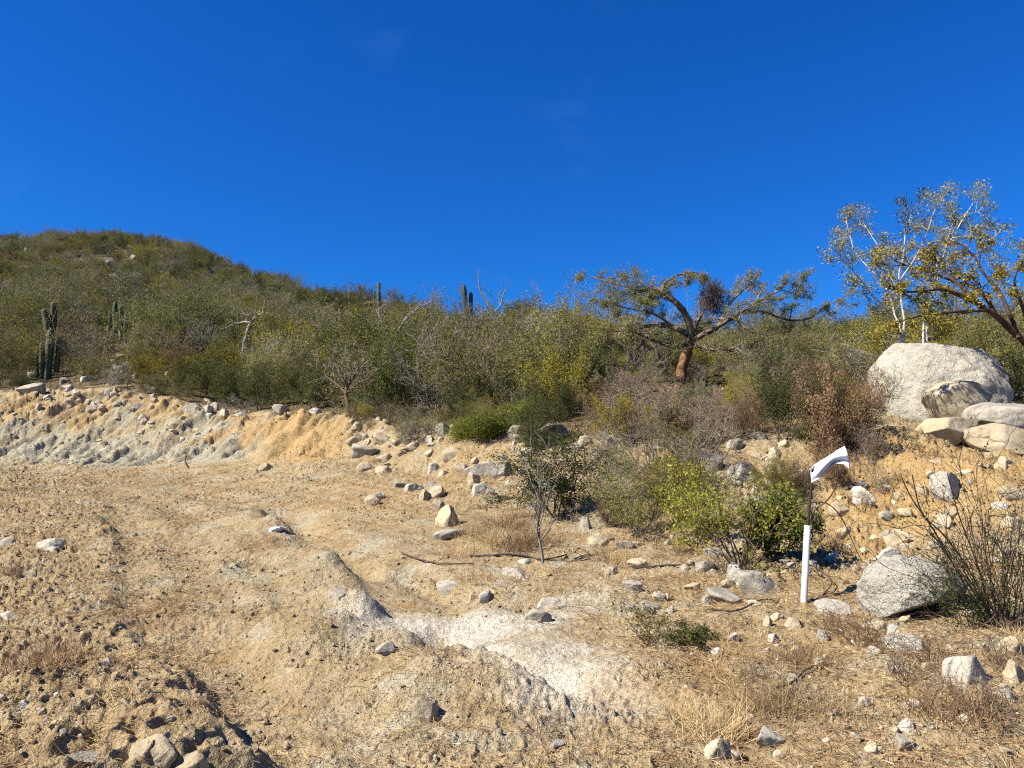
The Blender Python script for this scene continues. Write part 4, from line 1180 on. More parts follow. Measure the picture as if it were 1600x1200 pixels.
# golden-leaved tree reaching in from the right edge
GT = Vector(at(1668, 612, 13.2)); GT.z = gz(GT.x, GT.y)
gu, gv = px_of(GT)
limbs = [
    ('trunk', [(gu, gv + 8, 0), (1648, 578, 0), (1610, 543, 0), (1572, 508, -0.1), (1546, 486, -0.2), (1522, 470, -0.2), (1505, 450, -0.1), (1482, 432, 0.1), (1470, 418, 0.2)], 0.075, 0.014),
    ('limb', [(1535, 479, -0.2), (1500, 462, -0.5), (1470, 452, -0.7), (1430, 456, -0.9), (1388, 450, -1.0)], 0.04, 0.010),
    ('limb', [(1592, 528, -0.1), (1565, 462, 0.3), (1538, 428, 0.5), (1522, 402, 0.6), (1512, 392, 0.6)], 0.036, 0.010),
    ('limb', [(1618, 550, 0), (1598, 480, -0.4), (1585, 440, -0.6), (1596, 410, -0.6)], 0.036, 0.010),
    ('limb', [(1560, 497, -0.1), (1530, 455, 0.1), (1490, 440, 0.3), (1450, 425, 0.4), (1415, 415, 0.5)], 0.035, 0.010),
    ('limb', [(1640, 570, 0), (1650, 500, 0.3), (1640, 440, 0.5), (1630, 390, 0.5)], 0.07, 0.015),
    ('limb', [(1545, 485, -0.2), (1500, 487, -0.6), (1450, 492, -0.8), (1418, 498, -0.9)], 0.03, 0.008),
]
build_tree('golden_tree', GT, 'golden-leaved tree with dark maroon branches reaching in from the right edge', limbs, GT.y, M['bark_maroon'], M['bark_maroon'], M['twig_dark'],
           [M['leaf_gold'], M['leaf_yellow'], M['leaf_yellow'], M['leaf_gold']], 701, twig_len=0.42, twig_every=3, rmax=0.042, leaf_per=3, leaf_size=0.036, levels=2, nch=(1.2, 1.1), scatter=0.03, aspect=0.6, tmin=0.004, lift=0.05, upb=0.04)

# dead white tree and snag on the hillside
def dead_tree(name, label, d, limbs, mat, twig, seed, tl=0.7, every=5, rmax=0.06, nch=(0.4, 0.4)):
    u, v = limbs[0][1][0][:2]
    b = at(u, v, d); b.z = gz(b.x, b.y)
    bu, bv = px_of(b)
    limbs = [(limbs[0][0], [(bu, bv + 3, 0)] + limbs[0][1], limbs[0][2], limbs[0][3])] + limbs[1:]
    return build_tree(name, b, label, limbs, d, mat, mat, twig, [M['leaf_grey']], seed, twig_len=tl, twig_every=every, rmax=rmax, leaf_per=1, leafy=0.0, levels=1, nch=nch, extra_tip=2, cat='dead tree', tmin=0.012)
dead_tree('dead_tree', 'forked dead white tree standing among the hillside scrub', 38, [
    ('trunk', [(611, 572, 0), (610, 555, 0), (612, 535, 0)], 0.085, 0.07),
    ('limb', [(612, 538, 0), (604, 522, 0.2), (598, 508, 0.3), (592, 494, 0.3), (588, 484, 0.4)], 0.058, 0.028),
    ('limb', [(601, 516, 0.2), (607, 508, 0), (596, 496, -0.2), (592, 484, -0.2), (605, 474, -0.2)], 0.045, 0.018),
    ('limb', [(612, 536, 0), (622, 518, -0.3), (632, 502, -0.5), (648, 486, -0.7), (668, 474, -0.8), (680, 470, -0.8)], 0.058, 0.016),
    ('limb', [(626, 510, -0.4), (636, 494, -0.1), (652, 480, 0.2), (672, 468, 0.4)], 0.05, 0.015)], M['bark_bone'], M['twig_pale'], 801)
dead_tree('dead_snag', 'bent white-topped dead snag left of the forked dead tree', 40, [
    ('trunk', [(378, 570, 0), (380, 548, 0), (385, 525, 0), (390, 508, 0), (398, 496, 0), (412, 489, 0)], 0.13, 0.04),
    ('limb', [(392, 505, 0), (383, 503, 0.1), (372, 505, 0.2), (366, 505, 0.2)], 0.07, 0.03),
    ('limb', [(396, 500, 0), (386, 494, -0.2), (378, 486, -0.2)], 0.05, 0.02)], M['twig_pale'], M['twig_grey'], 811)
dead_tree('bare_tree', 'leafless grey tree on the skyline beside the twin cactus', 88, [
    ('trunk', [(768, 492, 0), (764, 476, 0), (756, 464, 0), (750, 452, 0), (748, 438, 0)], 0.16, 0.05),
    ('limb', [(764, 478, 0), (758, 468, 1), (752, 460, 1)], 0.08, 0.04),
    ('limb', [(770, 490, 0), (782, 478, 0), (786, 462, 0), (792, 448, 0)], 0.11, 0.04),
    ('limb', [(782, 478, 0), (780, 464, 0.4), (784, 452, 0.4)], 0.07, 0.04)], M['twig_grey'], M['twig_grey'], 821, tl=1.3)
dead_tree('bare_sapling', 'small bare-rooted tree clinging to the ochre bank edge', hit(543, 648).y, [
    ('trunk', [(543, 645, 0), (544, 630, 0), (541, 616, 0), (543, 602, 0)], 0.09, 0.05),
    ('limb', [(542, 616, 0), (528, 602, 0.2), (512, 590, 0.4), (496, 580, 0.4)], 0.04, 0.012),
    ('limb', [(543, 606, 0), (536, 590, -0.2), (530, 575, -0.3)], 0.035, 0.012),
    ('limb', [(543, 604, 0), (552, 590, 0.2), (560, 574, 0.3)], 0.035, 0.012),
    ('limb', [(542, 614, 0), (558, 600, -0.3), (578, 590, -0.5)], 0.035, 0.012)], M['twig_brown'], M['twig_grey'], 831, tl=0.5, every=3, nch=(1.0, 0.5))

# ------------------------------------------------------------------ columnar cacti
def cactus_column(h, r, seed, lean=(0, 0), curve=0.0, rings=14, ribs=9):
    rnd = random.Random(seed)
    n = ribs * 2
    V, Fq = [], []
    for i in range(rings + 1):
        s = i / rings
        rr_ = r * (0.82 + 0.18 * min(1, s * 4)) * (1 - 0.08 * math.sin(s * 9 + seed)) * (1 if s < 0.86 else math.sqrt(max(0.02, 1 - ((s - 0.86) / 0.14) ** 2)))
        cx = lean[0] * s * h + curve * (1 - (1 - s) ** 3) * r * 4; cy = lean[1] * s * h
        for j in range(n):
            a = 2 * math.pi * j / n
            q = rr_ * (1.0 if j % 2 == 0 else 0.70)
            V.append((cx + q * math.cos(a), cy + q * math.sin(a), s * h))
    for i in range(rings):
        for j in range(n):
            a = i * n + j; b = i * n + (j + 1) % n
            Fq.append((a, b, b + n, a + n))
    me = bpy.data.meshes.new('stem')
    me.from_pydata(V, [], Fq + [tuple(rings * n + j for j in range(n))])
    me.polygons.foreach_set('use_smooth', [True] * len(me.polygons))
    me.materials.append(M['cactus']); me.update()
    return me
def cactus(label, d, stems, group='columnar cacti on the hillside'):
    """stems: (u, v_bottom, v_top, width px, lean px)"""
    u0, vb = stems[0][0], max(s[1] for s in stems)
    b = at(u0, vb, d); b.z = gz(b.x, b.y) - 0.2
    t = thing('columnar_cactus', b, label, 'cactus', group)
    for i, (u, v0, v1, w, ln) in enumerate(stems):
        p0 = at(u, v0, d + (i % 3 - 1) * 0.25); p1 = at(u + ln, v1, d + (i % 3 - 1) * 0.25)
        if i == 0 or v0 >= vb - 3: p0.z = min(p0.z, b.z)
        h = p1.z - p0.z
        o = link('trunk' if i == 0 else 'arm', cactus_column(h, w * d / F / 2, int(u + i), ((p1.x - p0.x) / h, 0)), t)
        o.location = p0 - b
    return t
cactus('tall dark branching cactus nearest the left edge on the hillside', 36.5, [(74, 590, 512, 12, 6), (76, 522, 482, 11, -7), (82, 516, 470, 11, 3), (66, 590, 534, 9, 0), (88, 580, 526, 8, 6), (60, 592, 545, 8, -2)])
cactus('clump of thin upright cactus stems right of the branching cactus', 50, [(180, 528, 470, 7, 0), (173, 528, 488, 6, -1), (189, 528, 472, 7, 0), (196, 528, 486, 5, 1), (203, 526, 490, 5, 1), (185, 528, 480, 6, 0)])
cactus('twin-stemmed cactus standing against the sky near picture centre', 78, [(732, 508, 443, 8, -8), (735, 508, 455, 7, 1)])
cactus('cactus top poking above the ridge scrub left of centre', 118, [(592, 480, 440, 6, 0), (585, 480, 454, 4, 0)])
cactus('lone thin cactus post in the middle of the left hill', 120, [(213, 462, 438, 5, 0)])
cactus('small dark cactus post at the left picture edge', 112, [(2, 460, 430, 6, 0)])
cactus('tiny cactus post just below the hilltop', 200, [(75, 390, 374, 4, 0)])
cactus('thin cactus stems below the right shoulder of the hill', 125, [(445, 485, 464, 5, 0), (453, 485, 460, 4, 0)])
cactus('short cactus post on the slope under the hill shoulder', 140, [(413, 470, 445, 5, 0)])

# ------------------------------------------------------------------ plants placed one by one
def plant(kindname, var, u, v, wpx, hpx, label, name='shrub', cat='shrub', native=(2.6, 1.9), rz=None, d=None):
    p = hit(u, v)
    if d: 
        p = at(u, v, d); p.z = gz(p.x, p.y)
    s = p.y / F
    sx = wpx * s / native[0]; sz = hpx * s / native[1]
    p.z -= 0.03
    return place_shrub(KINDS[kindname][var], p, rk_rnd.uniform(0, 6.28) if rz is None else rz, (sx, sx, sz), name, label, cat)

plant('dark', 0, 872, 808, 215, 108, 'dark green bush behind the grey bare sapling')
plant('olive', 0, 1000, 836, 140, 110, 'olive green bush between the dark green bush and the leafy shrub')
plant('pink', 0, 1060, 700, 170, 85, 'dry pinkish brown bush in front of the elephant tree trunk', 'dry_bush', 'bush', (2.6, 1.2))
plant('pink', 0, 985, 690, 130, 70, 'dry pinkish bush left of the elephant tree', 'dry_bush', 'bush', (2.6, 1.2), rz=2.0)
plant('pink', 0, 1130, 690, 120, 60, 'dry pinkish bush right of the elephant tree trunk', 'dry_bush', 'bush', (2.6, 1.2), rz=4.0)
plant('brown', 0, 1300, 722, 160, 125, 'rusty brown dry bush left of the huge boulder', 'dry_bush', 'bush', (2.6, 1.3))
plant('brown', 0, 1345, 690, 120, 90, 'rusty brown dry bush touching the huge boulder', 'dry_bush', 'bush', (2.6, 1.3), rz=1.2)
plant('dark', 1, 1222, 690, 130, 130, 'dense dark green bush between elephant tree and rusty bush')
plant('grey', 1, 1200, 640, 100, 90, 'grey-green bush right behind the elephant tree trunk')
plant('bare', 0, 1085, 770, 130, 110, 'bare twiggy bush uphill of the bright leafy shrub', 'bare_bush', 'bush')
plant('bare', 0, 1020, 740, 110, 90, 'bare twiggy bush above the olive green bush', 'bare_bush', 'bush', rz=1.0)
plant('yellow', 1, 872, 655, 110, 125, 'yellow-green round bush left of the elephant tree')
plant('grey', 0, 845, 640, 130, 130, 'grey-green round bush left of the yellow-green round bush')
plant('bare', 1, 636, 705, 50, 40, 'small grey bare bush among the bank rocks', 'bare_bush', 'bush')
plant('bare', 0, 1400, 655, 70, 60, 'dark bare twigs against the left side of the huge boulder', 'bare_bush', 'bush', rz=0.6)
plant('olive', 1, 1590, 640, 120, 110, 'olive bush at the right edge behind the grey-brown rock', d=14.2)
plant('bare', 1, 370, 650, 60, 30, 'grey bare brush on the bank edge by the blue-white rocks', 'bare_bush', 'bush')
plant('bare', 1, 175, 612, 60, 40, 'grey bare brush on the rubble bank crest', 'bare_bush', 'bush', rz=2.2)

# brush growing down the rocky middle slope
br = random.Random(91)
ANCH = ((840, 'above the dark grey boulder'), (930, 'uphill of the dark green bush'), (1020, 'uphill of the olive green bush'), (1110, 'around the tall grey boulder'), (1190, 'around the long white rock'), (1270, 'below the rusty brown bush'), (1340, 'left of the huge boulder'),
        (580, 'on the ochre bank edge'), (660, 'among the round white bank rocks'), (740, 'beside the fresh green plants'))
def brush(n, box, kinds, wr, hr_):
    for i in range(n):
        u, v = br.uniform(box[0], box[2]), br.uniform(box[1], box[3])
        if 1030 < u < 1100 and v > 600 and v < 690 and br.random() < 0.7: continue
        kd = br.choice(kinds); w = br.uniform(*wr)
        size = 'bigger' if w > (wr[0] + wr[1]) / 2 else 'smaller'
        nm = {'olive': 'olive green', 'grey': 'grey-green', 'yellow': 'yellow-green', 'dark': 'dark green', 'bare': 'bare grey', 'brown': 'rusty brown', 'pink': 'dry pinkish'}[kd]
        an = min(ANCH, key=lambda q: abs(q[0] - u))[1]
        t = plant(kd, br.randrange(len(KINDS[kd])), u, v, w, w * br.uniform(*hr_), '%s %s brush %s' % (size, nm, an), 'brush', 'bush', (2.6, 1.2 if kd == 'pink' else (1.3 if kd == 'brown' else 1.9)), rz=br.uniform(0, 6))
        t['group'] = 'brush on the rocky middle slope'
brush(34, (820, 622, 1345, 712), ('bare', 'pink', 'olive', 'dark', 'grey', 'yellow', 'brown', 'bare'), (50, 120), (0.6, 0.95))
brush(22, (930, 715, 1250, 830), ('bare', 'pink', 'yellow', 'dark', 'olive', 'bare', 'brown'), (45, 95), (0.55, 0.95))
brush(16, (545, 640, 830, 690), ('bare', 'olive', 'yellow', 'grey', 'pink'), (30, 70), (0.5, 0.9))
brush(8, (1240, 700, 1400, 790), ('bare', 'pink', 'brown'), (40, 80), (0.5, 0.8))

# fresh green low plants on the mid slope
fresh = shrub_meshes(110, 0.6, 1.3, 12, M['leaf_fresh'], M['twig_grey'], 3, 0.035, scatter=0.07)
KINDS['fresh'] = (fresh,)
plant('fresh', 0, 760, 690, 84, 36, 'fresh green low plant in the middle of the slope', 'low_plant', 'plant', (0.95, 0.6))
plant('fresh', 0, 815, 662, 60, 28, 'fresh green low plant above the dark grey boulder', 'low_plant', 'plant', (0.95, 0.6), rz=2.0)
plant('fresh', 0, 722, 690, 50, 28, 'fresh green low plant beside the round pale rock', 'low_plant', 'plant', (0.95, 0.6), rz=4.0)

# bright leafy shrub with dark stems
pb = hit(1160, 922); pb.y += 0.38; pb.x *= pb.y / (pb.y - 0.38); pb.z = gz(pb.x, pb.y)
lp = shrub_meshes(120, 1.0, 0.95, 10, M['leaf_bright'], M['twig_brown'], 3, 0.036, nch=(0.9, 0.9, 0.8), r0=0.015, aspect=0.5, rmin=0.003, scatter=0.03, first=2)
place_shrub(lp, pb, 0.5, (0.92, 0.8, 0.9), 'leafy_shrub', 'bright green leafy shrub with bare dark stems left of the marker post')
pb = hit(1085, 850)
place_shrub(shrub_meshes(121, 0.8, 1.0, 8, M['leaf_bright'], M['twig_brown'], 3, 0.034, nch=(0.8, 0.9, 0.8), r0=0.014, aspect=0.6, scatter=0.03), pb, 1.5, 0.9, 'leafy_shrub', 'light green leafy shrub just uphill of the bright one')
pb = hit(1215, 872)
place_shrub(shrub_meshes(122, 0.8, 0.9, 9, M['leaf_dark'], M['twig_dark'], 4, 0.055, r0=0.014, scatter=0.04), pb, 1.5, (0.68, 0.6, 0.66), 'leafy_shrub', 'dark leafy shrub pressed behind the marker post')

# grey bare sapling in front of the dark green bush
pb = hit(855, 880)
sap = shrub_meshes(133, 0.95, 0.10, 1, None, M['twig_pale'], nch=(3.2, 1.0, 0.4), levels=2, jit=0.10, up=0.10, r0=0.020, rmin=0.0032, ang=0.42, lean=(0.08, 0))
place_shrub(sap, pb, 0.3, (1.0, 1.0, 1.0), 'bare_sapling', 'pale grey leafless sapling in front of the dark green bush', 'sapling')

# dark twiggy bush at the right edge
pb = hit(1572, 985)
tw = shrub_meshes(140, 1.02, 0.85, 40, M['leaf_dark'], M['twig_dark'], 1, 0.022, nch=(0.75, 0.7, 0.3), levels=2, jit=0.15, up=0.02, r0=0.0065, rmin=0.0022, leaf_from=2, lean=(-0.15, 0), ang=0.4, scatter=0.03)
place_shrub(tw, pb, 0.2, (1.0, 0.8, 1.0), 'twiggy_bush', 'dark twiggy bush of long thin stems at the right edge', 'bush')
pb = hit(1520, 985)
place_shrub(shrub_meshes(141, 0.6, 0.9, 10, M['leaf_dark'], M['twig_dark'], 2, 0.022, nch=(0.8, 0.9, 0.5), levels=3, r0=0.006, rmin=0.0018, scatter=0.03), pb, 1.0, 0.75, 'low_bush', 'low green-tinged bush at the foot of the dark twiggy bush', 'bush')

# low olive plant in the foreground, twig heap, dry grass clumps
pb = hit(1020, 1010)
place_shrub(shrub_meshes(150, 0.42, 1.6, 10, M['leaf_olive'], M['twig_brown'], 1, 0.022, nch=(0.7, 0.9, 0.5), r0=0.006, rmin=0.0018, scatter=0.02), pb, 0.4, (1.0, 0.9, 0.75), 'low_plant', 'low sprawling olive plant right of the chalky patch', 'plant')
pb = hit(1085, 1012)
place_shrub(shrub_meshes(151, 0.3, 1.2, 8, M['leaf_dark'], M['twig_dark'], 3, 0.022, r0=0.005, rmin=0.0018, scatter=0.02), pb, 0.4, (0.7, 0.6, 0.6), 'low_plant', 'small dark green plant touching the olive plant', 'plant')
heap = shrub_meshes(160, 0.55, 1.6, 16, None, M['twig_brown'], nch=(0.7, 0.6, 0.4), levels=2, jit=0.14, up=0.0, r0=0.005, rmin=0.0018)
for u, v, sc, lab in ((1345, 1012, 0.85, 'purplish heap of dry twigs left of the low white boulder'), (1300, 990, 0.7, 'dry twigs lying below the marker post'),
                      (1450, 1040, 0.7, 'dry twigs between the white foreground stones'), (1570, 1050, 0.8, 'dry twigs in front of the dark twiggy bush'),
                      (1350, 800, 0.8, 'thin dry twigs on the ochre slope right of the flag'), (1180, 1065, 0.5, 'small dark dry tuft in the foreground straw'), (1420, 1075, 0.8, 'dry twigs left of the rough white rock'), (1240, 1110, 0.7, 'dry twigs below the dark crooked twig'),
                      (1545, 1130, 0.8, 'dry twigs in the bottom right corner'), (1390, 940, 0.6, 'dry twigs left of the low white boulder face'), (1130, 900, 0.7, 'dry twigs at the base of the leafy shrub'), (1060, 870, 0.6, 'dry twigs beside the dark straight stick'),
                      (940, 880, 0.5, 'dry twigs below the cream ledge'), (1300, 860, 0.8, 'dry twigs behind the marker post foot'), (1460, 720, 0.6, 'dry twigs under the wedge-shaped slab')):
    pb = hit(u, v)
    place_shrub((heap[0], None), pb, rk_rnd.uniform(0, 6), (sc, sc, sc * 0.6), 'twig_heap', lab, 'twigs')
gt = [tuft_mesh(20 + i, 220, 0.34, M['straw'], False, 0.0022, 0.13) for i in range(2)] + [tuft_mesh(23, 260, 0.36, M['straw_dark'], False, 0.0024, 0.16)]
GR = [(770, 850, 'tall dry grass clump right of the cream block', 1), (810, 862, 'dry orange grass clump left of the grey sapling', 2), (745, 838, 'dry grass clump leaning on the cream block', 0),
      (795, 826, 'dry brown grass clump uphill of the grass patch', 2), (835, 850, 'dry grass clump touching the sapling stem', 2), (720, 868, 'pale grass clump below the flat grey rock', 0),
      (1080, 1120, 'straw-coloured grass clump in the lower middle', 0), (1200, 1120, 'straw-coloured grass clump below the dark fallen twig', 1), (1300, 1120, 'straw clump in the right foreground', 0),
      (1260, 1040, 'dry grass clump in front of the flat grey-green rock', 2), (1480, 1120, 'brown grass clump below the rough white rock', 2), (1120, 1150, 'golden grass clump at the bottom', 1),
      (20, 905, 'reddish straw clump at the left edge', 2), (70, 1050, 'red-brown dry clump in the lower left rubble', 2), (1590, 1000, 'straw clump at the right edge', 1), (960, 880, 'dry grass clump below the cream ledge', 0)]
for u, v, lab, k in GR:
    pb = hit(u, v); pb.z -= 0.01
    o = link('grass_clump', gt[k], None, pb); o.rotation_euler = (0, 0, rk_rnd.uniform(0, 6)); s = rk_rnd.uniform(0.7, 1.15) * (0.75 if v > 900 else 1.0); o.scale = (s, s, s * 0.9)
    tag(o, lab, 'grass')

# fallen sticks
def stick(name, label, pix, r, mat, cat='stick', lift=0.02, air=None):
    if air is None:
        pts = []
        for u, v in pix:
            p = hit(u, v); p.z += lift; pts.append(p)
    else:
        d0, d1 = air
        pts = [at(u, v, d0 + (d1 - d0) * i / (len(pix) - 1)) for i, (u, v) in enumerate(pix)]
    o0 = pts[0].copy()
    me, _, _, _ = tube_mesh(name, [p - o0 for p in pts], np.linspace(r, r * 0.55, len(pts)), mat, 6, 3, r * 0.5)
    return tag(link(name, me, None, o0), label, cat)
stick('fallen_stick', 'dark curved stick lying at the foot of the sapling', [(735, 872), (775, 869), (815, 870), (850, 878), (885, 872)], 0.016, M['twig_dark'])
stick('fallen_stick', 'thin brown stick on the dirt left of the sapling', [(628, 866), (650, 876), (690, 883), (738, 884)], 0.012, M['twig_brown'])
stick('fallen_stick', 'dark straight stick pointing at the leafy shrub', [(988, 889), (1030, 887), (1092, 884)], 0.014, M['twig_dark'])
stick('fallen_stick', 'dark twig lying in front of the marker post', [(1110, 958), (1150, 962), (1190, 950), (1215, 942)], 0.010, M['twig_dark'])
stick('fallen_stick', 'dark crooked twig in the foreground straw', [(1215, 1090), (1240, 1072), (1262, 1056), (1290, 1040)], 0.009, M['twig_dark'])
stick('fallen_stick', 'thin dark twig near the bottom right of centre', [(1120, 1150), (1140, 1175), (1152, 1198)], 0.007, M['twig_dark'])
stick('fallen_stick', 'short twig standing at the foot of the left bank', [(296, 732), (291, 724), (290, 716), (293, 708)], 0.03, M['twig_brown'], air=(hit(296, 732).y, hit(296, 732).y))

# ------------------------------------------------------------------ marker post
mb = hit(1254, 941)
MD = mb.y
mk = thing('marker_post', mb, 'white pipe marker post with dark rod and white flag', 'marker post')
def rel(u, v, dd=0.0):
    return at(u, v, MD + dd) - mb
def pipe(name, a, b, r, mat, hollow=True, sides=20):
    ax = (b - a).normalized(); q = ax.to_track_quat('Z', 'Y').to_matrix()
    Ln = (b - a).length
    V, Fq = [], []
    prof = [(r, 0), (r, Ln - 0.002), (r - 0.002, Ln), (r - 0.006, Ln), (r - 0.006, Ln - 0.08)] if hollow else [(r, 0), (r, Ln - 0.003), (r * 0.6, Ln), (0.0004, Ln)]
    for rr_, z in prof:
        for j in range(sides):
            an = 2 * math.pi * j / sides
            V.append(tuple(a + q @ Vector((rr_ * math.cos(an), rr_ * math.sin(an), z))))
    for i in range(len(prof) - 1):
        for j in range(sides):
            Fq.append((i * sides + j, i * sides + (j + 1) % sides, (i + 1) * sides + (j + 1) % sides, (i + 1) * sides + j))
    me = bpy.data.meshes.new(name); me.from_pydata(V, [], Fq)
    me.polygons.foreach_set('use_smooth', [True] * len(Fq)); me.materials.append(mat); me.update()
    return link(name, me, mk)
foot = rel(1254, 941); foot.z -= 0.12
pipe('pipe', foot, rel(1262, 821), 0.029, M['pvc'])
pipe('rod', rel(1261.5, 830), rel(1270, 733), 0.011, M['rod'], False, 10)
# cloth: thrown over the rod top and blown to the right
top = [(1266, 733), (1272, 726), (1285, 718), (1297, 711), (1309, 703), (1320, 697)]
bot = [(1268, 755), (1281, 748), (1293, 735), (1305, 724), (1318, 725), (1328, 733)]
ns, nw = 28, 12
V = []
def lerp_pl(pl, s):
    f = s * (len(pl) - 1); i = min(int(f), len(pl) - 2); f -= i
    return pl[i][0] * (1 - f) + pl[i + 1][0] * f, pl[i][1] * (1 - f) + pl[i + 1][1] * f
for i in range(ns + 1):
    s = i / ns
    (u0, v0), (u1, v1) = lerp_pl(top, s), lerp_pl(bot, s)
    for j in range(nw + 1):
        w = j / nw
        dd = -0.03 - 0.10 * w * s + 0.04 * math.sin(w * 8 + s * 2.2) * (0.3 + s) + 0.02 * math.sin(s * 9 + w * 3)
        bulge = 2.0 * math.sin(w * math.pi) * s
        V.append(tuple(rel(u0 + (u1 - u0) * w + bulge, v0 + (v1 - v0) * w, dd)))
Fq = [(i * (nw + 1) + j, (i + 1) * (nw + 1) + j, (i + 1) * (nw + 1) + j + 1, i * (nw + 1) + j + 1) for i in range(ns) for j in range(nw)]
me = bpy.data.meshes.new('flag'); me.from_pydata(V, [], Fq); me.polygons.foreach_set('use_smooth', [True] * len(Fq)); me.materials.append(M['cloth']); me.update()
fl = link('flag', me, mk)
sd_ = fl.modifiers.new('thickness', 'SOLIDIFY'); sd_.thickness = 0.003
# bare stems arching around the post
stick('bare_stem', 'brown stem curling up to the flag from behind the post', [(1258, 838), (1270, 800), (1292, 782), (1304, 762), (1309, 742), (1308, 724)], 0.009, M['twig_brown'], 'stem', air=(MD + 0.55, MD + 0.2))
b0 = hit(1352, 884)
stick('bare_stem', 'dark stem arching from the post down to the low boulder', [(1242, 790), (1268, 785), (1292, 787), (1312, 804), (1326, 832), (1338, 860), (1352, 886)], 0.007, M['twig_brown'], 'stem', air=(MD + 0.4, b0.y))
stick('bare_stem', 'dark bent stem right of the post foot', [(1285, 930), (1300, 910), (1288, 896), (1262, 880)], 0.007, M['twig_dark'], 'stem', air=(hit(1285, 930).y, MD + 0.4))
# long stems leaning left from the dark twiggy bush
b0 = hit(1545, 975)
for pix, lab in (([(1545, 975), (1500, 900), (1460, 830), (1425, 780), (1408, 745)], 'long dark stem leaning farthest left from the twiggy bush'),
                 ([(1550, 972), (1520, 900), (1478, 840), (1440, 800), (1425, 742)], 'long dark stem beside the farthest left one'),
                 ([(1550, 970), (1530, 890), (1500, 810), (1480, 740)], 'long dark stem rising before the upright pale rock')):
    stick('bare_stem', lab, pix, 0.007, M['twig_dark'], 'stem', air=(b0.y, b0.y - 0.2))

# crumpled scrap of plastic
ps = hit(436, 832)
me = rock_mesh('plastic_scrap', 55, M['plastic'], (0.13, 0.08, 0.06), 4, 10, (0.35, 0.8), 0.5, 0.25)
o = link('plastic_scrap', me, None, (ps.x, ps.y, ps.z + 0.05)); tag(o, 'crumpled dirty white plastic scrap on the road', 'litter')

# ------------------------------------------------------------------ hillside scrub
hr = random.Random(2024)
CLEAR = [(u - 800) / F for u in ()]
CLEAR = [((u - 800) / F, w / F, d0, d1) for u, w, d0, d1 in ((74, 46, 30, 37.2), (186, 40, 36, 50.5), (732, 14, 55, 78.5), (386, 26, 31, 40.5), (213, 7, 100, 120), (2, 8, 90, 112), (75, 6, 180, 200), (448, 9, 105, 125), (413, 7, 120, 140))]
def blocked(t, y):
    return any(abs(t - a) < w and d0 < y < d1 for a, w, d0, d1 in CLEAR)
spots = []
cell = {}
def ok(x, y, rmin):
    ci, cj = int(x // 2), int(y // 2)
    for a in (-1, 0, 1):
        for b in (-1, 0, 1):
            for (px, py) in cell.get((ci + a, cj + b), ()):
                if (px - x) ** 2 + (py - y) ** 2 < rmin * rmin:
                    return False
    return True
def pick(x, y, r):
    n = float(fbm2(np.array([x / 9.0]), np.array([y / 9.0]), 3, 611)[0])
    q = r.random() + n * 0.35
    if q < 0.17: return 'dark'
    if q < 0.46: return 'olive'
    if q < 0.58: return 'grey'
    if q < 0.80: return 'yellow'
    if q < 0.90: return 'bare'
    if q < 0.97: return 'tall'
    return 'brown'
def where(u, y, edge):
    spots = ((60, 'near the branching cactus at left'), (190, 'below the clump of thin cactus stems'), (300, 'above the blue-white edge rocks'), (385, 'around the bent white-topped snag'), (470, 'behind the ochre bank'),
             (545, 'around the bare-rooted bank tree'), (615, 'around the forked dead white tree'), (735, 'below the twin-stemmed cactus'), (850, 'left of the elephant tree'), (1000, 'under the left limbs of the elephant tree'),
             (1140, 'under the right limbs of the elephant tree'), (1300, 'between elephant tree and huge boulder'), (1440, 'behind the huge boulder'), (1580, 'under the golden tree at right'))
    w = min(spots, key=lambda q: abs(q[0] - u))[1]
    row = 'front-row ' if y - edge < 3.5 else ('back-row ' if y - edge > 9 else 'middle-row ')
    return row, w
WORD = {'olive': 'olive green shrub', 'grey': 'grey-green shrub', 'yellow': 'yellow-tinged shrub', 'dark': 'dark green shrub', 'bare': 'leafless grey shrub', 'tall': 'tall thin-stemmed shrub', 'brown': 'rusty brown shrub', 'pink': 'dry pinkish shrub'}
count = 0
tries = 0
Y_IND = 40.0
while count < 290 and tries < 60000:
    tries += 1
    y = math.sqrt(hr.uniform(13 ** 2, Y_IND ** 2)); t = hr.uniform(-0.70, 0.70); x = t * y
    y6 = float(np.interp(t, TT, KY[6])); y7 = float(np.interp(t, TT, KY[7]))
    edge = y6 + (1.0 if t < -0.1 else (y7 - y6) * 0.35)
    if y < edge: continue
    if t > 0.30 and y < 16.8: continue
    if any((x - a) ** 2 + (y - b) ** 2 < (c + 0.5) ** 2 for a, b, c in ROCK_SPOTS if c > 0.25): continue
    z0 = None
    # keep the trunk of the elephant tree and the white dead tree in sight
    if abs(t - ET.x / ET.y) < 0.075 and ET.y - 9 < y < ET.y + 0.8: continue
    if abs(t - (1412 - 800) / F) < 0.10 and 15 < y < 17.2: continue
    if blocked(t, y): continue
    if not ok(x, y, 1.42): continue
    kd = pick(x, y, hr)
    far = min(1.0, (y - edge) / 3.0)
    sc = hr.choice((0.6, 0.8, 0.95, 1.1, 1.25, 1.45)) * hr.uniform(0.85, 1.1) * (0.45 + 0.55 * far)
    if t > 0.08: sc *= 0.72
    elif t > -0.04: sc *= 0.82
    if 0.06 < t < 0.42 and y < ET.y + 1.5: sc *= 0.72
    if t > 0.08 and kd == 'tall': kd = 'grey'
    cell.setdefault((int(x // 2), int(y // 2)), []).append((x, y))
    place_shrub(hr.choice(KINDS[kd]), (x, y, gz(x, y) - 0.05), hr.uniform(0, 6.28), (sc, sc, sc * hr.uniform(0.8, 1.1)), 'shrub', ' '.join(('%s%s %s' % (where(800 + F * t, y, edge)[0], WORD[kd], where(800 + F * t, y, edge)[1])).split()), 'shrub', kd + ' shrubs of the dense scrub')
    count += 1
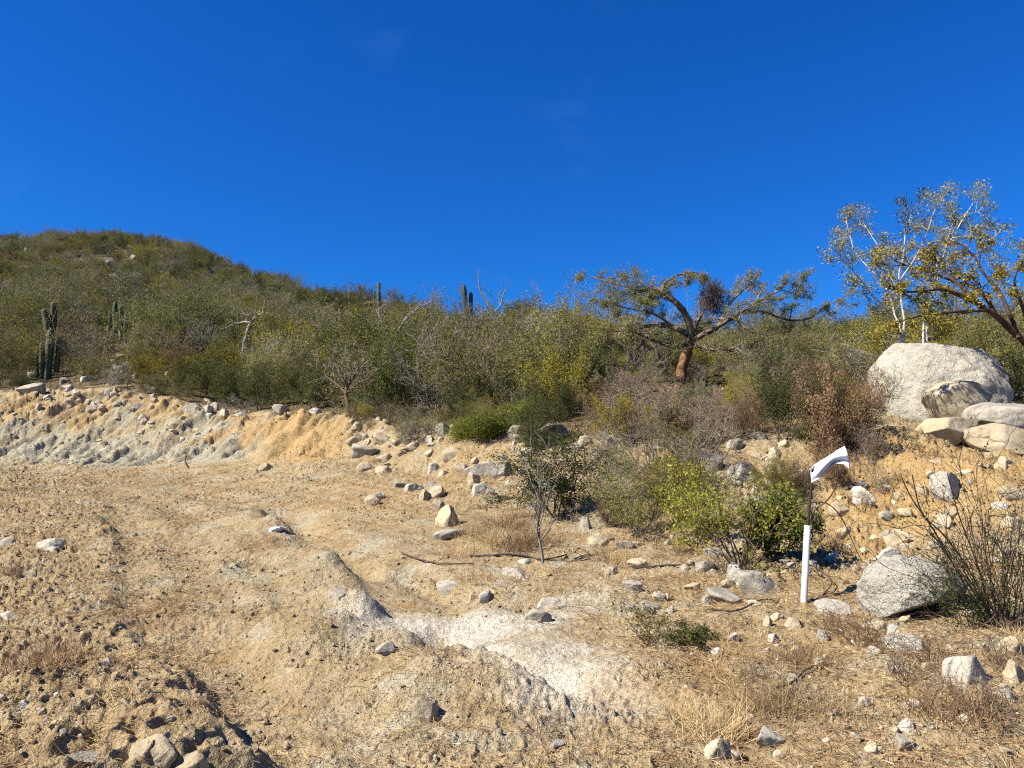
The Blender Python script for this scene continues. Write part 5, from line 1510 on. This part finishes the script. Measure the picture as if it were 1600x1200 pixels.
print('individual shrubs', count, 'tries', tries)

# scrub on the far hillside: one mass
rng = np.random.default_rng(12)
n = 11500
y = np.sqrt(rng.random(n) * (262.0 ** 2 - Y_IND ** 2) + Y_IND ** 2)
t = rng.uniform(-0.74, 0.74, n); x = t * y
yr = np.interp(t, TT, KY[10])
keep = (y < yr * 1.12) & (rng.random(n) < np.where(y < 90, 1.0, 0.72))
# more just above the individual ones
x, y, t = x[keep], y[keep], t[keep]
ex_y = np.sqrt(rng.random(900) * (70 ** 2 - Y_IND ** 2) + Y_IND ** 2); ex_t = rng.uniform(-0.74, 0.74, 900)
x = np.concatenate([x, ex_y * ex_t]); y = np.concatenate([y, ex_y])
right_side = x / y > 0.12
kp = np.array([not blocked(a / b, b) for a, b in zip(x, y)])
x, y, right_side = x[kp], y[kp], right_side[kp]
z = height(x, y, False)
srcs, names = [], []
for kd in ('olive', 'grey', 'yellow', 'dark', 'bare', 'brown', 'tall'):
    for tw_, lf_ in KINDS[kd]:
        # stems and foliage of one shrub joined into one mesh with two materials
        bm = bmesh.new(); bm.from_mesh(tw_)
        j = bpy.data.meshes.new('scrub_plant')
        va = np.zeros(len(tw_.vertices) * 3, np.float32); tw_.vertices.foreach_get('co', va)
        fa = np.zeros(len(tw_.loops), np.int32); tw_.loops.foreach_get('vertex_index', fa)
        V = va.reshape(-1, 3); Fq = fa.reshape(-1, 4); mats = np.zeros(len(Fq), np.int32); rv = np.zeros(len(Fq))
        if lf_ is not None:
            vb = np.zeros(len(lf_.vertices) * 3, np.float32); lf_.vertices.foreach_get('co', vb)
            fb_ = np.zeros(len(lf_.loops), np.int32); lf_.loops.foreach_get('vertex_index', fb_)
            rb = np.zeros(len(lf_.polygons), np.float32); lf_.attributes['rnd'].data.foreach_get('value', rb)
            Fb = fb_.reshape(-1, 4) + len(V)
            V = np.concatenate([V, vb.reshape(-1, 3)]); Fq = np.concatenate([Fq, Fb]); mats = np.concatenate([mats, np.ones(len(Fb), np.int32)]); rv = np.concatenate([rv, rb])
        bm.free(); bpy.data.meshes.remove(j)
        me = mesh_np('scrub_plant', V, Fq, tw_.materials[0], False, rv)
        if lf_ is not None:
            me.materials.append(lf_.materials[0])
        me.polygons.foreach_set('material_index', mats)
        srcs.append(me); names.append(kd)
byk = {k: [i for i, n_ in enumerate(names) if n_ == k] for k in set(names)}
nn = fbm2(x / 14.0, y / 14.0, 3, 611)
q = rng.random(len(x)) + nn * 0.45
kn = np.array(['dark', 'olive', 'grey', 'yellow', 'bare', 'tall', 'brown'])[np.digitize(q, [0.16, 0.44, 0.58, 0.76, 0.90, 0.98])]
idx = np.array([byk[k][rng.integers(0, len(byk[k]))] for k in kn])
s = (0.5 + 1.15 * rng.random(len(x)) ** 1.7) * np.where(right_side, 0.75, 1.0)
eul = np.stack([np.zeros(len(x)), np.zeros(len(x)), rng.random(len(x)) * 6.28], 1)
scatter('hillside_scrub', 'dense olive and grey desert scrub covering the far hillside', 'scrub', np.stack([x, y, z - 0.05], 1), eul,
        np.stack([s, s, s * rng.uniform(0.8, 1.15, len(x))], 1), idx, srcs)
print('scrub', len(x))

# pale boulders on the hill
HB = [(180, 371, 10), (112, 403, 8), (95, 412, 7), (160, 420, 12), (195, 405, 8), (220, 412, 8), (240, 413, 9), (270, 408, 7), (202, 428, 8), (230, 428, 7), (58, 392, 6), (30, 396, 5), (10, 448, 9),
      (242, 532, 16), (235, 538, 9), (250, 462, 6), (272, 540, 10), (310, 558, 22), (328, 562, 14), (165, 502, 7), (440, 522, 8), (420, 545, 12), (428, 588, 8), (600, 530, 7), (755, 565, 10), (660, 470, 6), (78, 408, 9), (120, 425, 7), (150, 395, 6), (290, 440, 7)]
for u, v, w in HB:
    p = base_hit(u, v + 4, lambda a, b: height(a, b, False)); p.z = gz(p.x, p.y)
    s = w * p.y / F * 0.5 * hr.uniform(0.55, 1.0)
    p.x += hr.uniform(-4, 4)
    o = bpy.data.objects.new('hill_boulder', ROCKS['stone_far'][hr.randrange(5)]); COL.objects.link(o)
    o.location = (p.x, p.y, gz(p.x, p.y) + s * 0.8 + 0.4); o.scale = (s * 1.15 + 0.1, s * 1.1, s * 0.9 + 0.45); o.rotation_euler = (0, 0, hr.uniform(0, 6))
    tag(o, 'pale boulder showing through the scrub of the hillside', 'boulder', 'pale boulders on the hillside')
